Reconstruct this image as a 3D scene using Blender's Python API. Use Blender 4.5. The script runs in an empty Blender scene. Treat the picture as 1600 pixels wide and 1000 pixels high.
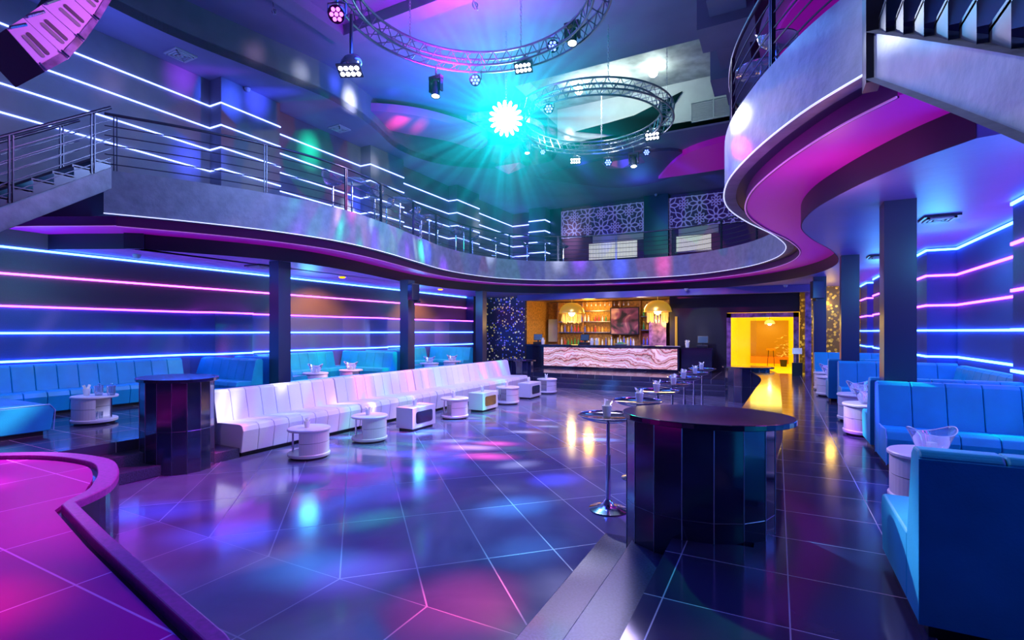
import bpy, bmesh, math, random
from math import pi, sin, cos, radians as R
from mathutils import Vector, Matrix
random.seed(7)
SC = bpy.context.scene
COL = SC.collection

# ---------------------------------------------------------------- materials
def _nt(name):
    m = bpy.data.materials.new(name); m.use_nodes = True
    nt = m.node_tree
    return m, nt, nt.nodes['Principled BSDF']
def pbr(name, col, rough=.5, metal=0, emit=None, es=0, bump=0, bscale=40, var=0, vscale=3, spec=None, trans=0, alpha=1, coat=0):
    m, nt, b = _nt(name)
    b.inputs['Base Color'].default_value = (*col, 1)
    b.inputs['Roughness'].default_value = rough
    b.inputs['Metallic'].default_value = metal
    if spec is not None: b.inputs['Specular IOR Level'].default_value = spec
    if emit: b.inputs['Emission Color'].default_value = (*emit, 1); b.inputs['Emission Strength'].default_value = es
    if trans: b.inputs['Transmission Weight'].default_value = trans
    if coat: b.inputs['Coat Weight'].default_value = coat; b.inputs['Coat Roughness'].default_value = .1
    if alpha < 1: b.inputs['Alpha'].default_value = alpha
    tc = nt.nodes.new('ShaderNodeTexCoord')
    if var:
        n = nt.nodes.new('ShaderNodeTexNoise'); n.inputs['Scale'].default_value = vscale; n.inputs['Detail'].default_value = 5
        r = nt.nodes.new('ShaderNodeValToRGB')
        r.color_ramp.elements[0].position = .3; r.color_ramp.elements[1].position = .7
        r.color_ramp.elements[0].color = (*[c*(1-var) for c in col], 1)
        r.color_ramp.elements[1].color = (*[min(1, c*(1+var)) for c in col], 1)
        nt.links.new(tc.outputs['Object'], n.inputs['Vector']); nt.links.new(n.outputs['Fac'], r.inputs['Fac'])
        nt.links.new(r.outputs['Color'], b.inputs['Base Color'])
    if bump:
        n = nt.nodes.new('ShaderNodeTexNoise'); n.inputs['Scale'].default_value = bscale; n.inputs['Detail'].default_value = 4
        bp = nt.nodes.new('ShaderNodeBump'); bp.inputs['Strength'].default_value = bump; bp.inputs['Distance'].default_value = .02
        nt.links.new(tc.outputs['Object'], n.inputs['Vector']); nt.links.new(n.outputs['Fac'], bp.inputs['Height'])
        nt.links.new(bp.outputs['Normal'], b.inputs['Normal'])
    return m
def emis(name, col, s):
    m = bpy.data.materials.new(name); m.use_nodes = True
    nt = m.node_tree; nt.nodes.clear()
    e = nt.nodes.new('ShaderNodeEmission'); e.inputs[0].default_value = (*col, 1); e.inputs[1].default_value = s
    o = nt.nodes.new('ShaderNodeOutputMaterial'); nt.links.new(e.outputs[0], o.inputs[0])
    return m
def math_(nt, op, a, b=None, c=None):
    n = nt.nodes.new('ShaderNodeMath'); n.operation = op
    for i, v in enumerate((a, b, c)):
        if v is None: continue
        if isinstance(v, (int, float)): n.inputs[i].default_value = v
        else: nt.links.new(v, n.inputs[i])
    return n.outputs[0]
def tilemat(name, col, col2, rough, pitch, spec=.9, ang=0, split=None, x0=0, y0=0, line=(.20,.22,.34), lw=.006, warp=1.0):
    """polished stone tiles: square grid; where y > split the grid turns by 45 degrees"""
    m, nt, b = _nt(name)
    g = nt.nodes.new('ShaderNodeNewGeometry')
    sx = nt.nodes.new('ShaderNodeSeparateXYZ'); nt.links.new(g.outputs['Position'], sx.inputs[0])
    X = math_(nt, 'SUBTRACT', sx.outputs[0], x0); Y = math_(nt, 'SUBTRACT', sx.outputs[1], y0)
    def lines(u, p, w):
        f = math_(nt, 'PINGPONG', u, p/2)      # 0 at tile edge
        return math_(nt, 'LESS_THAN', f, w)
    straight = math_(nt, 'MAXIMUM', lines(X, pitch, lw), lines(Y, pitch, lw))
    fac = straight
    ci = math_(nt, 'ADD', math_(nt, 'FLOOR', math_(nt, 'DIVIDE', X, pitch)), math_(nt, 'MULTIPLY', math_(nt, 'FLOOR', math_(nt, 'DIVIDE', Y, pitch)), 13.7))
    if split is not None:
        k = .70711
        U = math_(nt, 'MULTIPLY', math_(nt, 'ADD', X, Y), k); V = math_(nt, 'MULTIPLY', math_(nt, 'SUBTRACT', Y, X), k)
        pd = pitch*k
        diag = math_(nt, 'MAXIMUM', lines(U, pd, lw), lines(V, pd*2, lw))
        sel = math_(nt, 'GREATER_THAN', Y, 0)
        fac = math_(nt, 'ADD', math_(nt, 'MULTIPLY', diag, sel), math_(nt, 'MULTIPLY', straight, math_(nt, 'SUBTRACT', 1, sel)))
        c2 = math_(nt, 'ADD', math_(nt, 'FLOOR', math_(nt, 'DIVIDE', U, pd)), math_(nt, 'MULTIPLY', math_(nt, 'FLOOR', math_(nt, 'DIVIDE', V, pd*2)), 13.7))
        mx = nt.nodes.new('ShaderNodeMix'); nt.links.new(sel, mx.inputs[0]); nt.links.new(ci, mx.inputs[2]); nt.links.new(c2, mx.inputs[3]); ci = mx.outputs[0]
    wn = nt.nodes.new('ShaderNodeTexWhiteNoise'); wn.noise_dimensions = '1D'; nt.links.new(ci, wn.inputs['W'])
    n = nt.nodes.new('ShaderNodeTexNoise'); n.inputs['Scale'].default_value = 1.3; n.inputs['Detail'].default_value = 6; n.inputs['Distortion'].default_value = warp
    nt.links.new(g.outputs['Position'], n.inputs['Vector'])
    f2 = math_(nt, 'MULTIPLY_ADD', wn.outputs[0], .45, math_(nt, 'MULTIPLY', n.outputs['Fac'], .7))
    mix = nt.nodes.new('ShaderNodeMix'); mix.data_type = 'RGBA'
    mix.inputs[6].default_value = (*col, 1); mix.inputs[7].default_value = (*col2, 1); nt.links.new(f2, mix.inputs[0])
    mix2 = nt.nodes.new('ShaderNodeMix'); mix2.data_type = 'RGBA'; nt.links.new(fac, mix2.inputs[0])
    nt.links.new(mix.outputs[2], mix2.inputs[6]); mix2.inputs[7].default_value = (*line, 1)
    nt.links.new(mix2.outputs[2], b.inputs['Base Color'])
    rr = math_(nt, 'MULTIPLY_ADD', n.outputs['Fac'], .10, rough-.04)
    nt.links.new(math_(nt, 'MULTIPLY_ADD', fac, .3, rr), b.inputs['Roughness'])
    b.inputs['Specular IOR Level'].default_value = spec
    # slightly uneven polish
    bp = nt.nodes.new('ShaderNodeBump'); bp.inputs['Strength'].default_value = .06; bp.inputs['Distance'].default_value = .02
    nt.links.new(n.outputs['Fac'], bp.inputs['Height']); nt.links.new(bp.outputs['Normal'], b.inputs['Normal'])
    return m

M = {}
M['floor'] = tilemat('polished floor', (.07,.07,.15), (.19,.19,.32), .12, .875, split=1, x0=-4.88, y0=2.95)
M['plat'] = tilemat('platform tiles', (.02,.018,.045), (.06,.055,.11), .12, .65, x0=.06, y0=3.0, line=(.35,.36,.42), lw=.004)
M['step'] = pbr('step granite', (.06,.06,.11), .28, var=.5, vscale=60)
M['stagefloor'] = tilemat('stage tiles', (.42,.0,.30), (.60,.0,.42), .42, 1.0, spec=.06, x0=-5.6, y0=.4, line=(.9,.3,.9))
M['stagerim'] = pbr('stage rim', (.42,.02,.34), .35, var=.2, vscale=30)
M['stageside'] = pbr('stage side', (.10,.08,.14), .12, .6)
M['conc'] = pbr('painted concrete', (.18,.20,.27), .55, bump=.35, bscale=9, var=.18, vscale=5)
M['darkwall'] = pbr('dark wall', (.06,.08,.26), .7, bump=.15, bscale=120, var=.15, vscale=90)
M['upwall'] = pbr('grey wall', (.18,.19,.24), .7, bump=.1, bscale=40, var=.1, vscale=2)
M['brownwall'] = pbr('brown wall', (.12,.07,.085), .75, bump=.2, bscale=120, var=.15, vscale=90)
M['ceil'] = pbr('ceiling paint', (.22,.22,.34), .6, var=.1, vscale=1)
M['ceillow'] = pbr('soffit paint', (.17,.17,.42), .45, bump=.15, bscale=6, var=.06, vscale=1)
M['navy'] = pbr('navy soffit', (.03,.035,.09), .5)
M['magenta'] = pbr('magenta soffit glow', (.42,.02,.42), .45, emit=(.55,.0,.6), es=.22)  # saturated tint and emission stand for LED glow on the soffits
M['maroon'] = pbr('maroon band', (.16,.01,.17), .45)
M['pink'] = pbr('pink soffit', (.55,.14,.45), .5)
M['black'] = pbr('black paint', (.012,.013,.03), .4)
M['blackgloss'] = pbr('black stone', (.012,.014,.035), .09, spec=.8, coat=.5)
M['counter'] = pbr('counter cladding', (.012,.018,.05), .10, spec=.9, coat=.6)
M['column'] = pbr('column paint', (.02,.03,.08), .3, spec=.6)
M['white'] = pbr('white leather', (.85,.80,.83), .38, bump=.08, bscale=60)
M['blue'] = pbr('blue velvet', (.005,.36,.56), .45, bump=.08, bscale=80, var=.12, vscale=3)
M['bluepip'] = pbr('blue piping', (.25,.55,.85), .4)
M['foot'] = pbr('black plinth', (.01,.01,.015), .5)
M['tablewhite'] = pbr('white lacquer', (.86,.80,.80), .35)
M['groove'] = pbr('groove', (.10,.07,.08), .6)
M['paper'] = pbr('tissue', (.95,.93,.95), .8, emit=(.9,.9,1), es=.12)
M['cup'] = pbr('frosted cup', (.85,.86,.95), .25, emit=(.8,.8,1), es=.06)
M['chrome'] = pbr('chrome', (.75,.77,.85), .12, 1)
M['steel'] = pbr('dull steel', (.30,.32,.40), .3, .9)
M['rail'] = pbr('rail steel', (.05,.06,.10), .35, .5)
M['darkglass'] = pbr('dark glass', (.008,.008,.02), .03, spec=1, coat=1)
def glassmat(name, tint, a, es=0):
    m = bpy.data.materials.new(name); m.use_nodes = True; nt = m.node_tree; nt.nodes.clear()
    t = nt.nodes.new('ShaderNodeBsdfTransparent'); t.inputs[0].default_value = (*tint, 1)
    gl = nt.nodes.new('ShaderNodeBsdfGlossy'); gl.inputs['Roughness'].default_value = .06; gl.inputs[0].default_value = (.95,.97,1,1)
    di = nt.nodes.new('ShaderNodeBsdfTranslucent'); di.inputs[0].default_value = (.8,.9,1,1)
    ad = nt.nodes.new('ShaderNodeMixShader'); ad.inputs[0].default_value = .35
    nt.links.new(gl.outputs[0], ad.inputs[1]); nt.links.new(di.outputs[0], ad.inputs[2])
    lw = nt.nodes.new('ShaderNodeLayerWeight'); lw.inputs[0].default_value = .35
    f = math_(nt, 'MULTIPLY_ADD', lw.outputs['Facing'], 1-a, a)
    mx = nt.nodes.new('ShaderNodeMixShader'); nt.links.new(f, mx.inputs[0])
    nt.links.new(t.outputs[0], mx.inputs[1]); nt.links.new(ad.outputs[0], mx.inputs[2])
    o = nt.nodes.new('ShaderNodeOutputMaterial'); nt.links.new(mx.outputs[0], o.inputs[0])
    return m
M['glass'] = glassmat('clear acrylic', (.93,.96,1), .30)
M['doorglass'] = glassmat('door glass', (.97,.97,.95), .04)
M['led_b'] = emis('LED ice blue', (.035,.14,1), 24)
M['led_v'] = emis('LED violet', (.36,.04,1), 15)
M['led_p'] = emis('LED pink violet', (.62,.06,1), 12)
M['led_up'] = emis('LED upper', (.16,.24,1), 9)
M['rope'] = pbr('rope light', (.6,.6,.7), .3, emit=(.65,.7,1), es=1.0)
M['rope_p'] = pbr('rope light pink', (.7,.3,.8), .3, emit=(.8,.25,.95), es=.3)
M['orange'] = emis('amber bulb', (1,.30,.0), 4.5)
M['bulb'] = emis('white bulb', (.85,1,.95), 60)
M['lens_p'] = emis('purple lens', (.85,.12,1), 4.5)
M['lens_b'] = emis('blue lens', (.10,.15,1), 6.5)
M['lens_w'] = emis('white lens', (.8,.85,1), 14)
M['star'] = emis('cyan lens and flare', (.35,1,.95), 28)
M['fixture'] = pbr('fixture black', (.03,.03,.06), .25, .4)
M['fixchrome'] = pbr('fixture silver', (.45,.45,.6), .2, .9)
M['spk'] = pbr('speaker plate', (.75,.40,.85), .4)
M['spkfront'] = pbr('speaker grille', (.03,.01,.035), .6)
M['slot'] = pbr('slot', (.05,.02,.06), .5)
M['slotgrey'] = pbr('slot grey', (.25,.22,.25), .6)
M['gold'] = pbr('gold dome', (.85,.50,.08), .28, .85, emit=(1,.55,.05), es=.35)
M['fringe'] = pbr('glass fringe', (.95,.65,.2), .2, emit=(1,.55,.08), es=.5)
M['warmbulb'] = emis('warm bulb', (1,.8,.45), 18)
M['wood'] = pbr('amber timber', (.42,.22,.06), .4, var=.5, vscale=8)
M['barback'] = pbr('bar back wall', (.62,.33,.06), .5, var=.35, vscale=12)
M['yellow'] = pbr('yellow wall glow', (.85,.58,.02), .4, emit=(1,.68,.0), es=.5)  # emission paints the warm room light onto entrance walls, floor and ceiling
M['yellow2'] = pbr('dark yellow', (.45,.27,.02), .4)
M['orangepaint'] = pbr('orange ledge', (.9,.22,.03), .4, emit=(1,.2,.0), es=.3)
M['winlit'] = pbr('lit blind', (.8,.8,.7), .5, emit=(.9,.92,.75), es=.4)
M['wingrey'] = pbr('grey blind', (.35,.33,.42), .6, emit=(.4,.38,.5), es=.12)
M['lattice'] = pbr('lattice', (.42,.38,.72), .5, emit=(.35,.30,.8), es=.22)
M['plum'] = pbr('plum wall', (.16,.05,.17), .6)
M['marble'] = pbr('purple marble', (.28,.16,.36), .15, var=.6, vscale=6)
M['screen'] = pbr('screen', (.02,.03,.06), .1, emit=(.1,.2,.5), es=.25)
M['drk'] = pbr('dark plastic', (.015,.016,.03), .35)
M['whitepaint'] = pbr('white paint', (.48,.55,.53), .6, var=.06)
M['slab'] = pbr('bare concrete', (.45,.50,.46), .7, var=.35, vscale=2.5, bump=.3, bscale=5)
M['grille'] = pbr('grille', (.5,.53,.52), .5)
M['chain'] = pbr('chain', (.65,.68,.7), .3, .8)
def onyx():
    m, nt, b = _nt('onyx')
    tc = nt.nodes.new('ShaderNodeTexCoord')
    sp = nt.nodes.new('ShaderNodeSeparateXYZ'); nt.links.new(tc.outputs['Object'], sp.inputs[0])
    n1 = nt.nodes.new('ShaderNodeTexNoise'); n1.inputs['Scale'].default_value = .75; n1.inputs['Detail'].default_value = 1.5; nt.links.new(tc.outputs['Object'], n1.inputs['Vector'])
    n2 = nt.nodes.new('ShaderNodeTexNoise'); n2.inputs['Scale'].default_value = 7; n2.inputs['Detail'].default_value = 6; nt.links.new(tc.outputs['Object'], n2.inputs['Vector'])
    v = math_(nt, 'MULTIPLY_ADD', n1.outputs['Fac'], 3.6, math_(nt, 'MULTIPLY', sp.outputs[2], 3.0))
    v = math_(nt, 'MULTIPLY_ADD', n2.outputs['Fac'], .55, v)
    v = math_(nt, 'FRACT', v)
    r = nt.nodes.new('ShaderNodeValToRGB'); e = r.color_ramp.elements
    e[0].position = 0; e[0].color = (.16,.03,.04,1); e[1].position = 1; e[1].color = (.16,.03,.04,1)
    for p, c in ((.08,(.62,.20,.20)),(.20,(.85,.55,.55)),(.30,(.30,.08,.09)),(.36,(.80,.45,.48)),(.55,(.95,.72,.78)),(.66,(.55,.16,.16)),(.74,(.82,.5,.55)),(.92,(.60,.38,.34))):
        x = e.new(p); x.color = (*c, 1)
    nt.links.new(v, r.inputs[0]); nt.links.new(r.outputs[0], b.inputs['Base Color']); nt.links.new(r.outputs[0], b.inputs['Emission Color'])
    b.inputs['Emission Strength'].default_value = .7; b.inputs['Roughness'].default_value = .15
    return m
M['onyx'] = onyx()
def mosaic(name, base, cols, scale, thr, es, metal=.3):
    m, nt, b = _nt(name)
    tc = nt.nodes.new('ShaderNodeTexCoord')
    v = nt.nodes.new('ShaderNodeTexVoronoi'); v.inputs['Scale'].default_value = scale
    nt.links.new(tc.outputs['Object'], v.inputs['Vector'])
    s = nt.nodes.new('ShaderNodeSeparateColor'); nt.links.new(v.outputs['Color'], s.inputs[0])
    r = nt.nodes.new('ShaderNodeValToRGB'); r.color_ramp.interpolation = 'CONSTANT'; e = r.color_ramp.elements
    e[0].position = 0; e[0].color = (*base, 1); e[1].position = thr; e[1].color = (*cols[0], 1)
    for i, c in enumerate(cols[1:]):
        x = e.new(thr+(1-thr)*(i+1)/len(cols)); x.color = (*c, 1)
    nt.links.new(s.outputs[0], r.inputs[0])
    d = math_(nt, 'LESS_THAN', v.outputs['Distance'], .42)
    mx = nt.nodes.new('ShaderNodeMix'); mx.data_type = 'RGBA'; nt.links.new(d, mx.inputs[0]); mx.inputs[6].default_value = (*base, 1)
    nt.links.new(r.outputs[0], mx.inputs[7]); nt.links.new(mx.outputs[2], b.inputs['Base Color']); nt.links.new(mx.outputs[2], b.inputs['Emission Color'])
    b.inputs['Emission Strength'].default_value = es; b.inputs['Roughness'].default_value = .25; b.inputs['Metallic'].default_value = metal
    return m
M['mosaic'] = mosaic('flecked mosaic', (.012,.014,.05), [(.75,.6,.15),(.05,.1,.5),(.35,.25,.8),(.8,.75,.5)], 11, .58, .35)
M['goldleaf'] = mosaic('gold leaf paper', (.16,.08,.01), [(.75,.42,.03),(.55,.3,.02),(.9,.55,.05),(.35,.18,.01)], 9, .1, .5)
def picmat():
    m, nt, b = _nt('dark picture')
    tc = nt.nodes.new('ShaderNodeTexCoord')
    n = nt.nodes.new('ShaderNodeTexNoise'); n.inputs['Scale'].default_value = 1.7; n.inputs['Detail'].default_value = 2; n.inputs['Distortion'].default_value = .8
    nt.links.new(tc.outputs['Object'], n.inputs['Vector'])
    r = nt.nodes.new('ShaderNodeValToRGB'); e = r.color_ramp.elements
    e[0].position = .38; e[0].color = (.01,.01,.02,1); e[1].position = .66; e[1].color = (.55,.30,.24,1); x = e.new(.54); x.color = (.22,.05,.12,1)
    nt.links.new(n.outputs['Fac'], r.inputs[0]); nt.links.new(r.outputs[0], b.inputs['Base Color']); nt.links.new(r.outputs[0], b.inputs['Emission Color']); b.inputs['Emission Strength'].default_value = .4
    return m
M['picture'] = picmat()

# ---------------------------------------------------------------- mesh helpers
class MB:
    def __init__(s): s.bm = bmesh.new()
    def quadbox(s, c, d, rot=0, mat=None):
        r = bmesh.ops.create_cube(s.bm, size=1)
        mt = (mat or Matrix.Translation(c) @ Matrix.Rotation(rot, 4, 'Z')) @ Matrix.Diagonal((d[0], d[1], d[2], 1))
        bmesh.ops.transform(s.bm, matrix=mt, verts=r['verts']); return s
    def box(s, x0, x1, y0, y1, z0, z1):
        return s.quadbox(((x0+x1)/2, (y0+y1)/2, (z0+z1)/2), (abs(x1-x0), abs(y1-y0), abs(z1-z0)))
    def prism(s, pts, z0, z1):
        a = [s.bm.verts.new((p[0], p[1], z0)) for p in pts]; b = [s.bm.verts.new((p[0], p[1], z1)) for p in pts]
        n = len(pts); fs = []
        for i in range(n): fs.append(s.bm.faces.new((a[i], a[(i+1) % n], b[(i+1) % n], b[i])))
        f1 = s.bm.faces.new(a[::-1]); f2 = s.bm.faces.new(b)
        bmesh.ops.recalc_face_normals(s.bm, faces=fs+[f1, f2])
        if n > 4: bmesh.ops.triangulate(s.bm, faces=[f1, f2])
        return s
    def extrude(s, prof, p0, p1, up=(0,0,1)):
        """prof: (u, v) points, u along the horizontal normal of p0->p1 (to its left), v along z"""
        p0 = Vector(p0); p1 = Vector(p1); d = (p1-p0).normalized(); nrm = Vector((-d.y, d.x, 0)); u = Vector(up)
        a = [s.bm.verts.new(p0+nrm*q[0]+u*q[1]) for q in prof]; b = [s.bm.verts.new(p1+nrm*q[0]+u*q[1]) for q in prof]
        n = len(prof); fs = []
        for i in range(n): fs.append(s.bm.faces.new((a[i], a[(i+1) % n], b[(i+1) % n], b[i])))
        fs += [s.bm.faces.new(a[::-1]), s.bm.faces.new(b)]
        bmesh.ops.recalc_face_normals(s.bm, faces=fs); return s
    def lathe(s, prof, c=(0,0,0), n=24, a0=0, a1=2*pi, mat=None, sx=1, sy=1):
        full = abs(a1-a0-2*pi) < 1e-6; m = n if full else n+1
        rings = []
        T = mat or Matrix.Translation(c)
        for (r, z) in prof:
            rings.append([s.bm.verts.new(T @ Vector((r*cos(a0+(a1-a0)*i/n)*sx, r*sin(a0+(a1-a0)*i/n)*sy, z))) for i in range(m)])
        for k in range(len(prof)-1):
            for i in range(n):
                j = (i+1) % m
                vs = [rings[k][i], rings[k][j], rings[k+1][j], rings[k+1][i]]
                try: s.bm.faces.new(vs)
                except ValueError: pass
        return s
    def clean(s):
        bmesh.ops.remove_doubles(s.bm, verts=s.bm.verts, dist=1e-5)
        bmesh.ops.recalc_face_normals(s.bm, faces=s.bm.faces); return s
    def tube(s, pts, r, n=6, closed=False):
        pts = [Vector(p) for p in pts]; N = len(pts); rings = []
        for i, p in enumerate(pts):
            if closed: d = pts[(i+1) % N]-pts[i-1]
            else: d = pts[min(i+1, N-1)]-pts[max(i-1, 0)]
            d.normalize(); ref = Vector((0,0,1)) if abs(d.z) < .95 else Vector((1,0,0))
            u = d.cross(ref).normalized(); v = d.cross(u)
            rings.append([s.bm.verts.new(p+(u*cos(2*pi*k/n)+v*sin(2*pi*k/n))*r) for k in range(n)])
        for i in range(N if closed else N-1):
            A, B = rings[i], rings[(i+1) % N]
            for k in range(n): s.bm.faces.new((A[k], A[(k+1) % n], B[(k+1) % n], B[k]))
        if not closed: s.bm.faces.new(rings[0][::-1]); s.bm.faces.new(rings[-1])
        return s
    def ball(s, c, r, sx=1, sy=1, sz=1, seg=12):
        q = bmesh.ops.create_uvsphere(s.bm, u_segments=seg, v_segments=max(6, seg//2), radius=r)
        bmesh.ops.transform(s.bm, matrix=Matrix.Translation(c) @ Matrix.Diagonal((sx, sy, sz, 1)), verts=q['verts']); return s
    def ribbon(s, path, z0, z1):
        a = [s.bm.verts.new((p[0], p[1], z0)) for p in path]; b = [s.bm.verts.new((p[0], p[1], z1)) for p in path]
        for i in range(len(path)-1): s.bm.faces.new((a[i], a[i+1], b[i+1], b[i]))
        return s
    def strip2(s, pa, pb, za, zb=None):
        zb = za if zb is None else zb
        a = [s.bm.verts.new((p[0], p[1], za)) for p in pa]; b = [s.bm.verts.new((p[0], p[1], zb)) for p in pb]
        for i in range(len(pa)-1): s.bm.faces.new((a[i], a[i+1], b[i+1], b[i]))
        return s
    def build(s, name, m, parent=None, smooth=None, bevel=0, loc=None, rot=None, seg=2):
        me = bpy.data.meshes.new(name); s.bm.to_mesh(me); s.bm.free()
        o = bpy.data.objects.new(name, me); COL.objects.link(o)
        mm = M[m] if isinstance(m, str) else m
        me.materials.append(mm)
        if smooth is not None:
            me.polygons.foreach_set('use_smooth', [True]*len(me.polygons))
            try: me.set_sharp_from_angle(angle=R(smooth))
            except Exception: pass
        if bevel:
            b = o.modifiers.new('soft edges', 'BEVEL'); b.width = bevel; b.segments = seg; b.limit_method = 'ANGLE'; b.angle_limit = R(40)
        if parent: o.parent = parent
        if loc: o.location = loc
        if rot: o.rotation_euler = rot
        return o
def empty(name, loc=(0,0,0), rz=0):
    o = bpy.data.objects.new(name, None); COL.objects.link(o); o.location = loc; o.rotation_euler = (0,0,rz); o.empty_display_size = .1
    return o
def tag(o, label, cat, group=None, kind=None):
    if label: o['label'] = label
    if cat: o['category'] = cat
    if group: o['group'] = group
    if kind: o['kind'] = kind
    return o
def struct(o, label=None, cat=None):
    o['kind'] = 'structure'
    if label: o['label'] = label
    if cat: o['category'] = cat
    return o
def copy_tree(o, parent=None):
    c = o.copy(); COL.objects.link(c); c.parent = parent
    for ch in list(o.children): copy_tree(ch, c)
    return c
def catmull(P, k=6):
    out = []
    for i in range(len(P)-1):
        p0 = P[max(i-1, 0)]; p1 = P[i]; p2 = P[i+1]; p3 = P[min(i+2, len(P)-1)]
        for j in range(k):
            t = j/k
            out.append(tuple(.5*((2*b)+(-a+c)*t+(2*a-5*b+4*c-d)*t*t+(-a+3*b-3*c+d)*t**3) for a, b, c, d in zip(p0, p1, p2, p3)))
    out.append(tuple(P[-1])); return out
def offset(P, d):
    out = []
    for i in range(len(P)):
        a = P[max(i-1, 0)]; b = P[min(i+1, len(P)-1)]
        t = Vector((b[0]-a[0], b[1]-a[1])).normalized()
        out.append((P[i][0]-t.y*d, P[i][1]+t.x*d))
    return out
def aim(o, target):
    d = Vector(target)-o.location; o.rotation_euler = d.to_track_quat('-Z', 'Y').to_euler()

# ================================================================ ROOM
XL, XR = -12.6, 3.0
# balcony edge, running from the stage-side stair, round the far end, to the near stair
BAL = catmull([(-10.3,4.4),(-9.6,5.6),(-9.05,6.9),(-8.8,8.3),(-8.95,9.9),(-9.35,11.7),(-9.75,13.6),(-9.75,15.4),(-9.3,17.0),(-8.2,18.3),(-6.6,19.05),(-4.5,19.3),(-2.6,19.0),(-1.0,17.7),(-.1,16.0),(.2,14.1),(-.02,12.2),(-.5,10.3),(-.72,8.9),(-.62,7.6),(-.27,6.45),(.2,5.45),(.62,4.85)])
# floors
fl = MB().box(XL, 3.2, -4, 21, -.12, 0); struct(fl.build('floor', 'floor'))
o = MB().prism([(-.7,-4),(XR,-4),(XR,21.1),(-12.6,21.1),(-12.6,-4),(-8.2,-4),(-8.2,4.6),(-8.85,4.6),(-8.85,17.35),(-.15,17.35),(-.15,4.0),(-.7,4.0)], 0, .45).build('floor_platform', 'plat'); struct(o)
# steps
for nm, xs, y1, lab in (('steps_counter_side', (-.7,-1.05,-1.4), 4.0, None), ('steps_stage_side', (-8.2,-7.88,-7.55), 4.55, None)):
    for i in (1, 2):
        z = .45-.15*i; a, b = xs[0], xs[i]
        yy = y1+.0
        o = MB().box(min(a, b), max(a, b), -1.5 if i else 0, yy+.25*i, 0.001, z).build('step', 'step', bevel=.008); struct(o)
for i in (1, 2):
    o = MB().box(-8.4, -.6, 17.35-.32*i, 17.36, .001, .45-.15*i).build('step', 'step', bevel=.008); struct(o)
# lower walls
def profL():   # stage-side booth wall below 2.45 m
    return [(XL,-4),(XL,-3),(XL,7.15),(-12.25,7.55),(-12.25,8.55),(XL,8.55),(XL,12.0),(-12.25,12.65),(-12.25,13.75),(XL,13.75),(XL,17.0),(-12.25,17.55),(-12.25,18.7),(-12.25,19.4)]
PL = profL()
b = MB().prism(PL+[(-12.85,19.4),(-12.85,-4)], .45, 2.45); struct(b.build('wall_left_lower', 'darkwall'))
b = MB().box(-12.85, XL, -4, 19.4, 2.45, 4.75); struct(b.build('wall_left', 'brownwall'))
PR = [(XR,-4),(XR,2.0),(2.55,2.0),(2.55,3.1),(XR,3.1),(XR,7.0),(2.55,7.0),(2.55,8.3),(XR,8.3),(XR,12.3),(2.55,12.3),(2.55,13.4),(XR,13.4),(XR,17.4),(2.55,17.4),(2.55,18.4),(XR,18.4),(XR,19.6),(2.55,19.6),(2.55,21)]
b = MB().prism(PR+[(3.25,21),(3.25,-4)], .45, 4.75); struct(b.build('wall_right', 'darkwall'))
b = MB().box(-12.85, 3.25, -4.2, -4, 0, 10.5); struct(b.build('wall_front', 'darkwall'))
# back wall lower, with bar and doorway openings
for x0, x1, z0, z1, m in ((-3.7,-1.72,.45,3.6,'black'), (.72,.95,.45,3.6,'black'), (-1.72,.72,2.72,3.6,'black'), (1.02,2.55,.45,3.6,'goldleaf'), (-10.15,-3.7,3.42,3.6,'ceillow')):
    struct(MB().box(x0, x1, 21, 21.25, z0, z1).build('wall_back', m))
struct(MB().box(-12.6, -10.15, 20.5, 20.7, .45, 3.6).build('wall_back_mosaic', 'mosaic'))
struct(MB().box(-12.6, -12.2, 19.4, 20.5, .45, 3.6).build('wall_left_return', 'column'))
struct(MB().box(.86, 1.04, 20.2, 21.0, .45, 3.6).build('trim_1', 'marble'))
struct(MB().box(.72, .86, 20.9, 21.0, .45, 3.4).build('trim_2', 'goldleaf'))
# header beam over bar
struct(MB().box(-10.15, 1.05, 19.75, 20.1, 3.36, 3.6).build('trim_3', 'ceillow'))
# bar recess room
struct(MB().box(-10.3, -3.7, 23.2, 23.4, .45, 3.6).build('wall_bar_back', 'barback'))
struct(MB().box(-10.4, -10.15, 20.7, 23.4, .45, 3.6).build('wall_bar_side', 'barback'))
struct(MB().box(-3.85, -3.7, 21.0, 23.4, .45, 3.6).build('wall_bar_side', 'black'))
struct(MB().box(-10.3, -3.7, 21.1, 23.4, .3, .45).build('floor_bar', 'blackgloss'))
struct(MB().box(-10.3, -3.7, 20.1, 23.4, 3.44, 3.6).build('ceiling_bar', 'wood'))
# entrance room behind doorway
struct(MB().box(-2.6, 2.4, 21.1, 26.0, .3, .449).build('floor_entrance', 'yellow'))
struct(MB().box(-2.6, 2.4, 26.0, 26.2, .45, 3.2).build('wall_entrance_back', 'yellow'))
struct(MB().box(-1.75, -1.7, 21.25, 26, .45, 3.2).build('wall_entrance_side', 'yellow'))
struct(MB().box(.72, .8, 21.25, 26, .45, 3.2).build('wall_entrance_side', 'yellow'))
struct(MB().box(-2.6, 2.4, 21.25, 26.2, 3.0, 3.2).build('ceiling_entrance', 'yellow'))

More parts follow.
